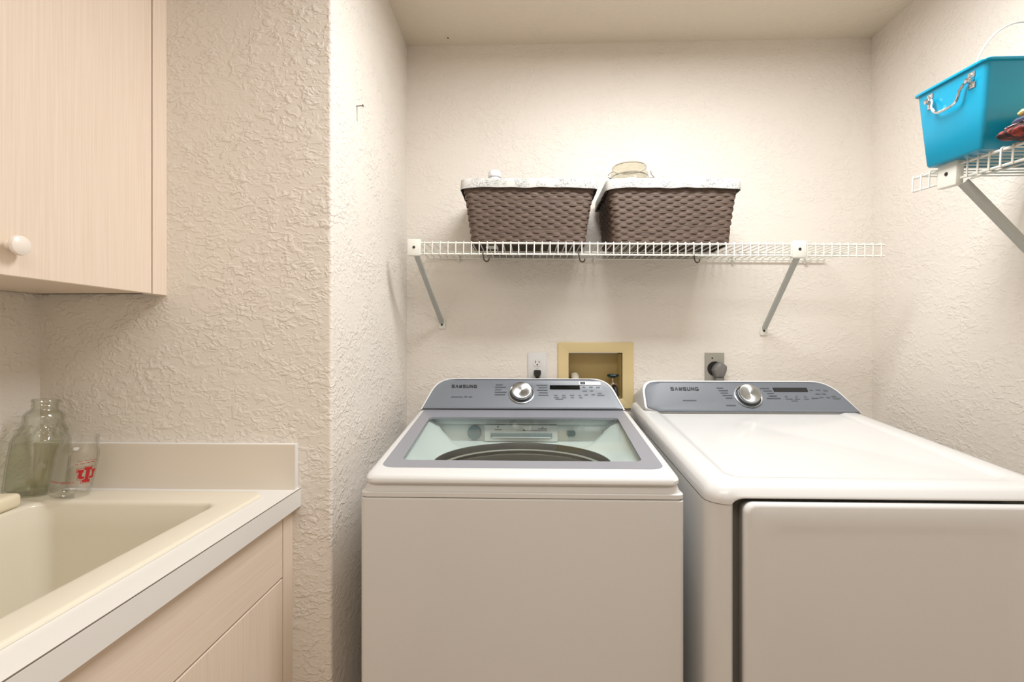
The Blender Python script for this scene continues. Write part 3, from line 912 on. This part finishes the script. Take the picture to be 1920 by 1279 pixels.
def brace(root, p0, p1, wdt=0.016, th=0.009, foot=True):
    a, b = Vector(p0), Vector(p1); d = (b - a).normalized(); s = Vector((1, 0, 0)); s = (s - d * s.dot(d)).normalized(); u = d.cross(s)
    bm = N()
    # U channel
    sec = [(-wdt / 2, th / 2), (-wdt / 2, -th / 2), (wdt / 2, -th / 2), (wdt / 2, th / 2), (wdt / 2 - 0.002, th / 2), (wdt / 2 - 0.002, -th / 2 + 0.002), (-wdt / 2 + 0.002, -th / 2 + 0.002), (-wdt / 2 + 0.002, th / 2)]
    if (u.z < 0): sec = [(x, -y) for x, y in sec]
    rings(bm, [[a + s * x + u * y for x, y in sec], [b + s * x + u * y for x, y in sec]])
    br = obj('support_brace', bm, M['brace'], root, local=True, smooth=0); br['label'] = 'grey metal support brace'
    if foot:
        bm = N(); box(bm, b.x - 0.013, b.x + 0.013, -0.007, -0.0005, b.z - 0.024, b.z + 0.010, 0.003, 2)
        f = obj('wall_foot', bm, M['wire'], br, local=True); f['label'] = 'white wall foot'
        bm = N(); lathe(bm, [(0.0042, 0), (0.0042, 0.0012), (0.003, 0.0018)], (b.x, -0.007, b.z - 0.008), 12, Matrix.Rotation(PI / 2, 4, 'X'))
        obj('screw', bm, M['screw'], br, local=True)

shelf_wires(ws, SXa, SXb, 'x')
for xx in (-0.3545, 0.836): front_clip(ws, xx - 0.36, DEP)
brace(ws, (-0.350 - 0.36, -DEP + 0.004, -0.040), (-0.3165 - 0.36, -0.007, 1.322 - 1.5675))
brace(ws, (0.838 - 0.36, -DEP + 0.004, -0.040), (0.875 - 0.36, -0.007, 1.311 - 1.5675))
for xx in (-0.256, 0.250, 0.757, 1.020):
    bm = N(); tube(bm, [(xx - 0.36, -0.001, 0.006), (xx - 0.36, -0.010, 0.006), (xx - 0.36, -0.018, 0.0), (xx - 0.36, -0.018, -0.008), (xx - 0.36, -0.011, -0.0135), (xx - 0.36, -0.001, -0.014)], 0.0042, 8)
    obj('wall_clip', bm, M['wire'], ws, local=True)

# small hooks on the lower front rail
HL = {0.162: 'dark metal hook hanging between the two wicker baskets', -0.138: 'dark metal hook under the left wicker basket', 0.517: 'dark metal hook under the right wicker basket'}
for hx, lab in HL.items():
    zz = 1.5675 - 0.0107 * (hx - 0.36) - 0.042 + 0.003
    bm = N()
    pts = [(-0.004 * math.sin(t), -0.0045 * math.cos(t), 0.0045 * math.sin(t)) for t in [k * PI / 6 for k in range(-1, 5)]]
    path = [(0, 0.0045 * math.cos(t), 0.0045 * math.sin(t)) for t in [k * PI / 7 for k in range(0, 8)]] + [(0.002, -0.0048, -0.012), (0.004, -0.004, -0.019), (0.010, -0.002, -0.0235), (0.017, -0.001, -0.021), (0.0195, 0, -0.013)]
    tube(bm, smoothpath(path, 3), 0.0020, 6)
    o = obj('metal_hook', bm, M['hook'])
    o.location = (hx, SY, zz); tag(o, lab, 'hook', 'hooks under the back wall shelf')

# ================================================================ WICKER BASKETS
def basket(xc, w_top, w_bot, label, droop, bulge):
    D_t, D_b, H = 0.262, 0.232, 0.178
    yc = 1.673
    zb = 1.5675 - 0.0107 * (xc - 0.36) + 0.0036
    root = thing('wicker_basket', (xc, yc, zb), label, 'basket', 'lined wicker baskets on the wire shelf', rot=(0, 0.0107, 0))
    hw = lambda t: (w_bot + (w_top - w_bot) * (t ** 1.25)) / 2
    hd = lambda t: (D_b + (D_t - D_b) * (t ** 1.25)) / 2
    # core behind the weave
    bm = N()
    rings(bm, [[(x, y, H * t + 0.003) for x, y in rrect(-hw(t) + 0.007, hw(t) - 0.007, -hd(t) + 0.007, hd(t) - 0.007, 0.02, 4)] for t in (0, 0.25, 0.5, 0.75, 1)], True, False)
    obj('core', bm, M['wicker_in'], root, local=True)
    rows = 17
    for k in range(rows):
        t = (k + 0.5) / rows
        a, d = hw(t), hd(t); r = 0.022
        z = t * H
        # path samples
        base = rrect(-a, a, -d, d, r, 5)
        P = []; cl = base + [base[0]]
        for i in range(len(base)):
            p, q = Vector(cl[i]), Vector(cl[i + 1]); n = max(1, int(round((q - p).length / 0.0055)))
            for j in range(n): P.append(p.lerp(q, j / n))
        per = sum((P[i] - P[i - 1]).length for i in range(len(P)))
        nper = 2 * round(per / 0.044 / 2) + 1
        loops = []
        s = 0
        hh = 0.0061; th = 0.0011
        for i in range(len(P)):
            s += (P[i] - P[i - 1]).length
            tg = (P[(i + 1) % len(P)] - P[i - 1]).normalized(); nv = Vector((tg.y, -tg.x))
            ph = 2 * PI * (s / per) * nper + (k % 2) * PI
            wv = math.sin(ph); wv = math.copysign(abs(wv) ** 0.6, wv)
            off = 0.0016 * wv
            zz = z + 0.0009 * math.sin(ph * 0.37 + k * 2.1) + random.uniform(-0.0003, 0.0003)
            tilt = 0.0012
            c = P[i] + nv * off
            ci = P[i] + nv * (off - 2 * th)
            co = P[i] + nv * (off + tilt)
            cm = P[i] + nv * (off + 0.0012)
            loops.append([(ci.x, ci.y, zz - hh), (c.x, c.y, zz - hh), (cm.x, cm.y, zz), (c.x, c.y, zz + hh), (ci.x, ci.y, zz + hh)])
        bm = N(); rings(bm, loops, False, False, True)
        obj('woven_strand', bm, M['wicker'], root, local=True, smooth=60)
    # top braid
    bm = N(); tube(bm, [(x, y, H + 0.002) for x, y in rrect(-hw(1) + 0.001, hw(1) - 0.001, -hd(1) + 0.001, hd(1) - 0.001, 0.022, 6)], 0.0065, 8, True)
    obj('rim_braid', bm, M['wicker'], root, local=True)
    # cloth liner folded over the rim
    bm = N()
    def lp(dx, z, wob, seed, bl=0.0):
        pts = []
        base = rrect(-hw(1) - dx, hw(1) + dx, -hd(1) - dx, hd(1) + dx, 0.024 + max(dx, -0.015), 5)
        cl = base + [base[0]]; P = []
        for i in range(len(base)):
            p, q = Vector(cl[i]), Vector(cl[i + 1]); n = max(1, int(round((q - p).length / 0.012)))
            for j in range(n): P.append(p.lerp(q, j / n))
        return P
    ref = lp(0, 0, 0, 0)
    def ring_(dx, z, wob, drop=0.0, bl=0.0):
        out = []
        for p in ref:
            ang_ = math.atan2(p.y / hd(1), p.x / hw(1))
            wv = math.sin(ang_ * 9 + 1.3 * droop) * 0.5 + math.sin(ang_ * 17 + droop) * 0.5
            f = 1 + dx / 0.19
            q = Vector((p.x + dx * p.x / hw(1), p.y + dx * (p.y / hd(1))))
            zz = z + wob * wv - drop * (0.4 + 0.6 * abs(p.x / hw(1)) ** 6)
            b_ = math.exp(-((p.x - bulge) / 0.035) ** 2) * bl if p.y < 0 else 0
            cr = math.sin(ang_ * 31) * 0.0006
            out.append((q.x * (1 + cr), q.y * (1 + cr * 2), zz + b_))
        return out
    T_ = H + 0.0215
    rings(bm, [ring_(0.010, H - 0.006, 0.0018, droop * 0.008), ring_(0.0105, H - 0.003, 0.0015, droop * 0.006), ring_(0.0095, T_ - 0.008, 0.0006, 0, 0.002), ring_(0.0085, T_ - 0.002, 0.0004, 0, 0.005), ring_(0.004, T_ + 0.001, 0.0006, 0, 0.007), ring_(-0.003, T_, 0.0005, 0, 0.006), ring_(-0.010, T_ - 0.010, 0.0), ring_(-0.014, H - 0.06, 0.0), ring_(-0.020, 0.035, 0.0), ring_(-0.024, 0.008, 0.0)], False, True)
    obj('cloth_liner', bm, M['liner'], root, local=True, smooth=60)['label'] = 'white cloth liner with a grey leaf print'
    return root
basket(0.0035, 0.418, 0.368, 'brown lined wicker basket holding the white-capped bottle, left on the shelf', 0.55, 5.0)
basket(0.4600, 0.404, 0.368, 'brown lined wicker basket holding the clip-top glass jar, right on the shelf', 0.8, 0.06)

# clip-top jar standing in the right basket
cj = thing('clip_top_jar', (0.3480, 1.665, 1.5675 + 0.006), 'glass jar with a wire-clipped yellowish lid rising out of the right wicker basket', 'jar')
bm = N()
lathe(bm, [(0.060, 0.005), (0.066, 0.010), (0.0675, 0.02), (0.0675, 0.215), (0.064, 0.232), (0.060, 0.241), (0.0625, 0.244), (0.0635, 0.2475), (0.060, 0.2505), (0.056, 0.2505), (0.056, 0.24), (0.0635, 0.212), (0.0635, 0.012), (0.02, 0.008)], (0.348, 1.665, 1.5690), 44)
obj('glass', bm, M['jar_glass'], cj)
bm = N()
lathe(bm, [(0.054, 0.2515), (0.0625, 0.252), (0.0625, 0.257), (0.058, 0.262), (0.0555, 0.280), (0.0535, 0.285), (0.048, 0.2865), (0.02, 0.284), (0.01, 0.2835)], (0.348, 1.665, 1.5690), 44)
lid = obj('lid', bm, M['lid_amber'], cj); lid['label'] = 'yellowish glass lid'
bm = N(); tube(bm, [(0.348 + 0.0645 * math.cos(a), 1.665 + 0.0645 * math.sin(a), 1.5690 + 0.2445) for a in [k * 2 * PI / 36 for k in range(36)]], 0.0018, 6, True)
tube(bm, smoothpath([(0.348 - 0.064, 1.645, 1.8065), (0.348 - 0.075, 1.64, 1.8105), (0.348 - 0.071, 1.645, 1.8225), (0.348 - 0.058, 1.65, 1.8325)], 5), 0.0018, 6)
tube(bm, smoothpath([(0.348 + 0.064, 1.645, 1.8085), (0.348 + 0.078, 1.64, 1.8065), (0.348 + 0.070, 1.642, 1.8185), (0.348 + 0.066, 1.64, 1.8305), (0.348 + 0.073, 1.64, 1.8265), (0.348 + 0.078, 1.64, 1.8365)], 5), 0.0018, 6)
tube(bm, [(0.348 + 0.0572 * math.cos(a), 1.665 + 0.0572 * math.sin(a), 1.5690 + 0.2795) for a in [k * 2 * PI / 36 for k in range(36)]], 0.0014, 6, True)
obj('wire_clip', bm, M['chrome'], cj)['label'] = 'wire clip'

# bottle in the left basket
bt = thing('bottle', (-0.1105, 1.655, 1.5712 + 0.012), 'white-capped bottle rising out of the left wicker basket', 'bottle')
bm = N()
lathe(bm, [(0.030, 0.0), (0.034, 0.006), (0.034, 0.19), (0.030, 0.212), (0.020, 0.228), (0.0185, 0.232), (0.0185, 0.240)], (-0.1105, 1.655, 1.5790), 32)
obj('body', bm, M['cap'], bt)
bm = N()
lathe(bm, [(0.0215, 0.2385), (0.0222, 0.2395), (0.0222, 0.246), (0.0208, 0.2475), (0.0205, 0.256), (0.018, 0.260), (0.004, 0.2615)], (-0.1105, 1.655, 1.5790), 32)
obj('cap', bm, M['cap'], bt)

# ================================================================ WIRE SHELF ON THE RIGHT WALL
rs = thing('wire_shelf', (XR, 1.263, 1.6760), 'short white wire shelf on the right wall carrying the turquoise bin', 'shelf', rot=(0, 0, 0))
# local frame: x runs along the wall towards the camera, -y points away from the wall
SL = math.atan(0.075)
rs.rotation_euler = Matrix(((0, -1, 0), (-1, 0, 0), (0, 0, 1))).to_euler()
rot = Matrix(((0, 1, 0), (-1, 0, 0), (0, 0, 1)))      # local x -> world -y, local y -> world x
rs.rotation_euler = (rot @ Matrix.Rotation(SL, 3, 'Y')).to_euler()
DEP2 = XR - 0.980
shelf_wires(rs, 0.0, 1.10, 'x', 0.0254, DEP2, 0.040)
front_clip(rs, 0.114, DEP2, -0.052, 0.008, 0.026)
front_clip(rs, 0.95, DEP2, -0.052, 0.008, 0.026)
brace(rs, (0.140, -DEP2 + 0.004, -0.046), (0.160, -0.007, -0.335), 0.020, 0.012)
brace(rs, (0.95, -DEP2 + 0.004, -0.046), (0.97, -0.007, -0.335), 0.020, 0.012)
for xx in (0.04, 0.5, 1.0):
    bm = N(); tube(bm, [(xx, -0.001, 0.006), (xx, -0.010, 0.006), (xx, -0.018, 0.0), (xx, -0.018, -0.008), (xx, -0.011, -0.0135), (xx, -0.001, -0.014)], 0.0042, 8)
    obj('wall_clip', bm, M['wire'], rs, local=True)

# turquoise bin, local frame: origin at the middle of the base
BCX, BCY = 1.088, 1.113
bin_ = thing('storage_bin', (BCX, BCY, 1.6675), 'turquoise plastic bin with chrome handles on the right wall shelf', 'bin', rot=(0.062, 0, 0))
H = 0.176
bx0, bx1, by0, by1 = 0.950 - BCX, 1.226 - BCX, 1.046 - BCY, 1.1885 - BCY
tx0, tx1, ty0, ty1 = 0.937 - BCX, 1.239 - BCX, 1.030 - BCY, 1.209 - BCY
bm = N()
def bl(t, d, z, r): return [(x, y, z) for x, y in rrect(bx0 + (tx0 - bx0) * t + d, bx1 + (tx1 - bx1) * t - d, by0 + (ty0 - by0) * t + d, by1 + (ty1 - by1) * t - d, r, 6)]
rings(bm, [bl(0, 0.003, 0.0, 0.006), bl(0.0, 0.0, 0.004, 0.008), bl(0.5, 0, H * 0.5, 0.009), bl(0.97, 0, H - 0.006, 0.010), bl(1, -0.005, H - 0.005, 0.014), bl(1, -0.0058, H - 0.002, 0.014), bl(1, -0.005, H, 0.014), bl(1, 0.002, H, 0.009), bl(0.96, 0.0035, H - 0.008, 0.008), bl(0.0, 0.0035, 0.005, 0.007)])
obj('tub', bm, M['bin'], bin_, local=True, smooth=40)
def bin_handle(sign):
    # on the end facing the room (sign -1) and on the far end (+1); local coordinates
    fx = lambda z: (bx0 + (tx0 - bx0) * z / H) if sign < 0 else (bx1 + (tx1 - bx1) * z / H)
    bmr = N()
    yy = [(0.0655, 0.145), (0.0480, 0.146), (0.0425, 0.138), (0.040, 0.124), (0.030, 0.110), (0.010, 0.107), (-0.014, 0.109), (-0.026, 0.117), (-0.031, 0.130), (-0.036, 0.141), (-0.049, 0.145), (-0.059, 0.145)]
    yy = [(y, z) for y, z in yy]
    tube(bmr, smoothpath([(fx(z) + sign * (0.008 if z > 0.135 else 0.012), y - 0.002, z + 0.001) for y, z in yy], 4), 0.0030, 8)
    hd_ = obj('handle', bmr, M['chrome'], bin_, local=True); hd_['label'] = 'chrome drop handle'
    for yb in (0.055, -0.050):
        b = N()
        za, zb_ = 0.130, 0.163
        t = N(); box(t, 0, 0.0022, yb - 0.008, yb + 0.008, za, za + 0.012, 0.0008, 1); box(t, 0, 0.0022, yb - 0.008, yb + 0.008, zb_ - 0.012, zb_, 0.0008, 1)
        box(t, 0, 0.0125, yb - 0.0065, yb + 0.0065, 0.1405, 0.1515, 0.003, 2)
        lathe(t, [(0.0028, 0), (0.0028, 0.0012), (0.0015, 0.002)], (0.0022, yb, zb_ - 0.006), 10, Matrix.Rotation(PI / 2, 4, 'Y'))
        lathe(t, [(0.0028, 0), (0.0028, 0.0012), (0.0015, 0.002)], (0.0022, yb, za + 0.006), 10, Matrix.Rotation(PI / 2, 4, 'Y'))
        for v in t.verts:
            v.co.x = fx(v.co.z) + sign * v.co.x
        merge(b, t)
        obj('handle_bracket', b, M['chrome'], bin_, local=True)
bin_handle(-1); bin_handle(1)

# wire loop rising out of the bin
bm = N()
c0 = Vector((1.1215, 1.125, 1.835))
pts = []
for k in range(33):
    a = PI - PI * k / 32
    pts.append((0.140 * math.cos(a) * (1 - 0.04 * math.sin(a)), 0.006 * math.sin(a * 2), 0.142 * math.sin(a) ** 0.9 if math.sin(a) > 0 else 0))
pts = [(p[0] * 0.86, p[1], p[2]) for p in pts]
pts = [(-0.108, 0, -0.158)] + pts[1:-1] + [(0.093, 0, -0.158)]
tube(bm, smoothpath(pts, 2), 0.0022, 8)
o = obj('wire_loop', bm, M['wire']); o.location = c0
tag(o, 'thin white wire loop arching up out of the turquoise bin', 'wire')

# bundle of cloth beside the bin
cb = thing('cloth_bundle', (1.030, 0.988, 1.6580), 'small stack of dark red, slate and yellow folded cloths in front of the turquoise bin', 'cloth', rot=(0.05, 0, 0))
def fold(x0, x1, y0, y1, z0, z1, seed):
    b = N(); FS = [0, .006, .015, .03, .05, .08, .12, .2, .3, .4, .5, .6, .7, .8, .9, 1.0]; n = len(FS) - 1
    loops = []
    hz = (z1 - z0) / 2; zc = (z0 + z1) / 2
    for k in range(n + 1):
        f = FS[k]; x = x0 + (x1 - x0) * f
        s = max(0.12, math.sqrt(max(0.0, 1 - (1 - min(1, f / 0.08)) ** 2)))
        lift = 0.006 * math.sin(f * 7 + seed)
        lp = []
        for j in range(14):
            a = 2 * PI * j / 14
            cy, cz = math.cos(a), math.sin(a)
            e = 0.75
            yy = (y0 + y1) / 2 + (y1 - y0) / 2 * math.copysign(abs(cy) ** e, cy) * (0.6 + 0.4 * s)
            zz = zc + hz * s * math.copysign(abs(cz) ** 0.8, cz) + lift * (0.3 + f) * 0.6 + 0.0015 * math.sin(j * 2.3 + k * 1.1)
            lp.append((x, yy, zz))
        loops.append(lp)
    rings(b, loops)
    return b
obj('folded_cloth', fold(-0.088, 0.16, -0.040, 0.028, 0.0005, 0.022, 1), M['cloth_red'], cb, local=True, smooth=80)['label'] = 'dark red and black patterned cloth'
obj('folded_cloth', fold(-0.074, 0.16, -0.038, 0.026, 0.021, 0.030, 2), M['strap'], cb, local=True, smooth=80)['label'] = 'pinkish grey cloth'
obj('folded_cloth', fold(-0.060, 0.16, -0.036, 0.025, 0.029, 0.048, 3), M['slate'], cb, local=True, smooth=80)['label'] = 'slate blue cloth'
obj('folded_cloth', fold(-0.052, 0.16, -0.034, 0.022, 0.047, 0.066, 5), M['cloth_orange'], cb, local=True, smooth=80)['label'] = 'orange and pale yellow cloth'

# ================================================================ WALL FITTINGS
# laundry valve box
vb = thing('laundry_valve_box', (0.2555, YB, 1.0075), 'cream recessed plumbing box with a valve and hoses in the wall behind the washer', 'plumbing box')
bm = N()
oo = lambda d, y: [(x, y, z) for x, z in rrect(0.1155 + d, 0.3955 - d, 1.0075 + d, 1.2550 - d, 0.004, 2)]
ii = lambda d, y: [(x, y, z) for x, z in rrect(0.1555 + d, 0.3550 - d, 1.0450 + d, 1.2160 - d, 0.003, 2)]
rings(bm, [oo(0, YB - 0.0005), oo(0, YB - 0.005), oo(0.003, YB - 0.008), ii(-0.003, YB - 0.008), ii(0, YB - 0.006), ii(0.002, YB + 0.085)], False, False)
obj('face_frame', bm, M['cream_plastic'], vb)
bm = N(); rings(bm, [ii(0.0025, YB + 0.002), ii(0.0035, YB + 0.086)], False, True)
obj('recess', bm, M['box_inner'], vb)
def valve(x, m, name_label):
    b = N()
    yv = YB + 0.045
    lathe(b, [(0.011, 0.0), (0.011, 0.012), (0.008, 0.014), (0.008, 0.03), (0.012, 0.032), (0.0125, 0.050), (0.009, 0.054), (0.006, 0.058), (0.006, 0.074)], (x, yv, 1.047), 20)
    lathe(b, [(0.0125, 0.0), (0.0125, 0.018), (0.010, 0.020), (0.010, 0.032)], (x, yv, 1.088), 20, Matrix.Rotation(PI / 2, 4, 'X'))
    v = obj('valve', b, M['brass'], vb)
    b = N()
    lathe(b, [(0.006, 0.0), (0.010, 0.001), (0.019, 0.006), (0.0205, 0.010), (0.018, 0.014), (0.008, 0.012), (0.002, 0.013)], (x, yv - 0.002, 1.119), 36, None, True, True, lambda a, z: 1 + 0.10 * math.cos(6 * a))
    obj('valve_handle', b, m, v)['label'] = name_label
valve(0.3275, M['teal_dark'], 'dark teal valve handle')
bm = N()
tube(bm, smoothpath([(0.1815, YB + 0.075, 1.060), (0.1815, YB + 0.070, 1.100), (0.1820, YB + 0.050, 1.124), (0.1825, YB + 0.020, 1.118), (0.183, YB - 0.012, 1.085), (0.184, YB - 0.022, 1.03)], 6), 0.0155, 14)
obj('drain_hose', bm, M['hose'], vb)
bm = N()
tube(bm, smoothpath([(0.327, YB + 0.012, 1.088), (0.328, YB - 0.006, 1.082), (0.330, YB - 0.014, 1.05), (0.332, YB - 0.016, 0.96)], 6), 0.0095, 12)
obj('supply_hose', bm, M['black'], vb)

# duplex outlet
ot = thing('wall_outlet', (0.0388, YB, 1.160), 'white duplex wall outlet above the washer', 'outlet')
bm = N(); box(bm, 0.0038, 0.0738, YB - 0.006, YB - 0.0003, 1.1030, 1.2170, 0.002, 2)
obj('cover_plate', bm, M['white_pl'], ot)
for zc in (1.1790, 1.1400):
    bm = N()
    lp = [(0.0388 + 0.0165 * math.cos(a) , max(-0.0135, min(0.0135, 0.0165 * math.sin(a)))) for a in [2 * PI * k / 28 for k in range(28)]]
    rings(bm, [[(x, YB - 0.0055, zc + z) for x, z in lp], [(x, YB - 0.0075, zc + z) for x, z in lp]])
    rc = obj('receptacle', bm, M['white_pl'], ot)
    for (dx, hz) in ((-0.0065, 0.0045), (0.0065, 0.0036)):
        bm = N(); box(bm, 0.0388 + dx - 0.0012, 0.0388 + dx + 0.0012, YB - 0.0079, YB - 0.0072, zc + 0.003 - hz, zc + 0.003 + hz)
        obj('slot', bm, M['print_dark'], rc, smooth=0)
    bm = N(); lathe(bm, [(0.0026, 0), (0.0026, 0.0006)], (0.0388, YB - 0.0073, zc - 0.0075), 12, Matrix.Rotation(PI / 2, 4, 'X'))
    obj('slot', bm, M['print_dark'], rc, smooth=0)
bm = N(); lathe(bm, [(0.003, 0), (0.003, 0.0012), (0.002, 0.0018)], (0.0388, YB - 0.006, 1.1595), 12, Matrix.Rotation(PI / 2, 4, 'X'))
obj('screw', bm, M['hose'], ot)

pg = thing('power_plug', (0.0388, YB - 0.008, 1.140), 'black power plug in the lower socket of the white outlet', 'plug')
bm = N()
sec = chaikin([(-0.013, 0.012), (0.013, 0.012), (0.014, -0.002), (0.007, -0.017), (-0.007, -0.017), (-0.014, -0.002)], [0.005] * 6)
rings(bm, [[(0.0388 + x * s, YB - 0.008 - d, 1.140 + z * s) for x, z in sec] for s, d in ((1, 0), (1, 0.010), (0.85, 0.016), (0.75, 0.018))])
obj('body', bm, M['black'], pg)
bm = N(); tube(bm, smoothpath([(0.0388, YB - 0.016, 1.128), (0.0388, YB - 0.019, 1.112), (0.041, YB - 0.019, 1.08), (0.046, YB - 0.022, 1.02)], 5), 0.0042, 10)
obj('cord', bm, M['black'], pg)

# dryer outlet
do = thing('dryer_outlet', (0.693, YB, 1.160), 'grey metal dryer outlet plate above the dryer', 'outlet')
bm = N(); box(bm, 0.6580, 0.7285, YB - 0.006, YB - 0.0003, 1.1000, 1.2160, 0.002, 2)
obj('cover_plate', bm, M['plate_grey'], do)
bm = N(); lathe(bm, [(0.027, 0), (0.027, 0.002), (0.026, 0.003)], (0.693, YB - 0.006, 1.158), 32, Matrix.Rotation(PI / 2, 4, 'X'))
obj('receptacle', bm, M['black'], do)['label'] = 'black socket face'
bm = N(); lathe(bm, [(0.003, 0), (0.003, 0.0012), (0.002, 0.0018)], (0.684, YB - 0.0055, 1.197), 12, Matrix.Rotation(PI / 2, 4, 'X'))
obj('screw', bm, M['screw'], do)
dp = thing('dryer_plug', (0.703, YB - 0.009, 1.156), 'large grey angled power plug in the dryer outlet', 'plug')
bm = N()
sec = chaikin([(0.0, 0.028), (0.024, 0.013), (0.023, -0.006), (0.012, -0.031), (-0.016, -0.031), (-0.027, -0.004), (-0.018, 0.014)], [0.008, 0.006, 0.006, 0.003, 0.003, 0.006, 0.006])
rings(bm, [[(0.705 + x * s, YB - 0.009 - d, 1.157 + z * s) for x, z in sec] for s, d in ((1, 0), (1, 0.014), (0.92, 0.024), (0.6, 0.030), (0.3, 0.031))])
obj('body', bm, M['plug_grey'], dp)
bm = N(); rings(bm, [[(x, y, z) for x, y in rrect(0.703 - w_, 0.703 + w_, YB - 0.034, YB - 0.012, 0.004, 3)] for w_, z in ((0.0135, 1.126), (0.0135, 1.108), (0.012, 1.106), (0.012, 1.09), (0.011, 1.06), (0.011, 1.03))])
obj('strain_relief', bm, M['plug_grey'], dp)

# nail with a thread in the side of the alcove
nl = thing('nail', (XA, 1.2755, 1.884), 'small nail in the side wall of the alcove left of the shelf', 'nail')
bm = N()
lathe(bm, [(0.0013, -0.003), (0.0013, 0.017), (0.0036, 0.0172), (0.0036, 0.0186), (0.002, 0.019)], (XA, 1.2755, 1.884), 12, Matrix.Rotation(PI / 2 - 0.05, 4, 'Y'))
obj('shaft', bm, M['nail'], nl)
bm = N(); tube(bm, smoothpath([(XA + 0.003, 1.2755, 1.883), (XA + 0.002, 1.277, 1.868), (XA + 0.0015, 1.279, 1.850), (XA + 0.0015, 1.281, 1.846)], 4), 0.0006, 5)
obj('thread', bm, M['wool'], nl)['label'] = 'thin grey thread'

# plastic anchor in the ceiling
an = thing('ceiling_anchor', (-0.289, 1.770, ZC), 'small round white plug in the ceiling near the back wall', 'anchor')
bm = N(); lathe(bm, [(0.013, 0.0), (0.013, -0.0015), (0.009, -0.003), (0.004, -0.003), (0.0035, 0.0)], (-0.289, 1.770, ZC), 24)
obj('collar', bm, M['ceiling'], an)
bm = N(); lathe(bm, [(0.0033, -0.0005), (0.0033, -0.0026)], (-0.289, 1.770, ZC), 12)
obj('hole', bm, M['screw'], an)
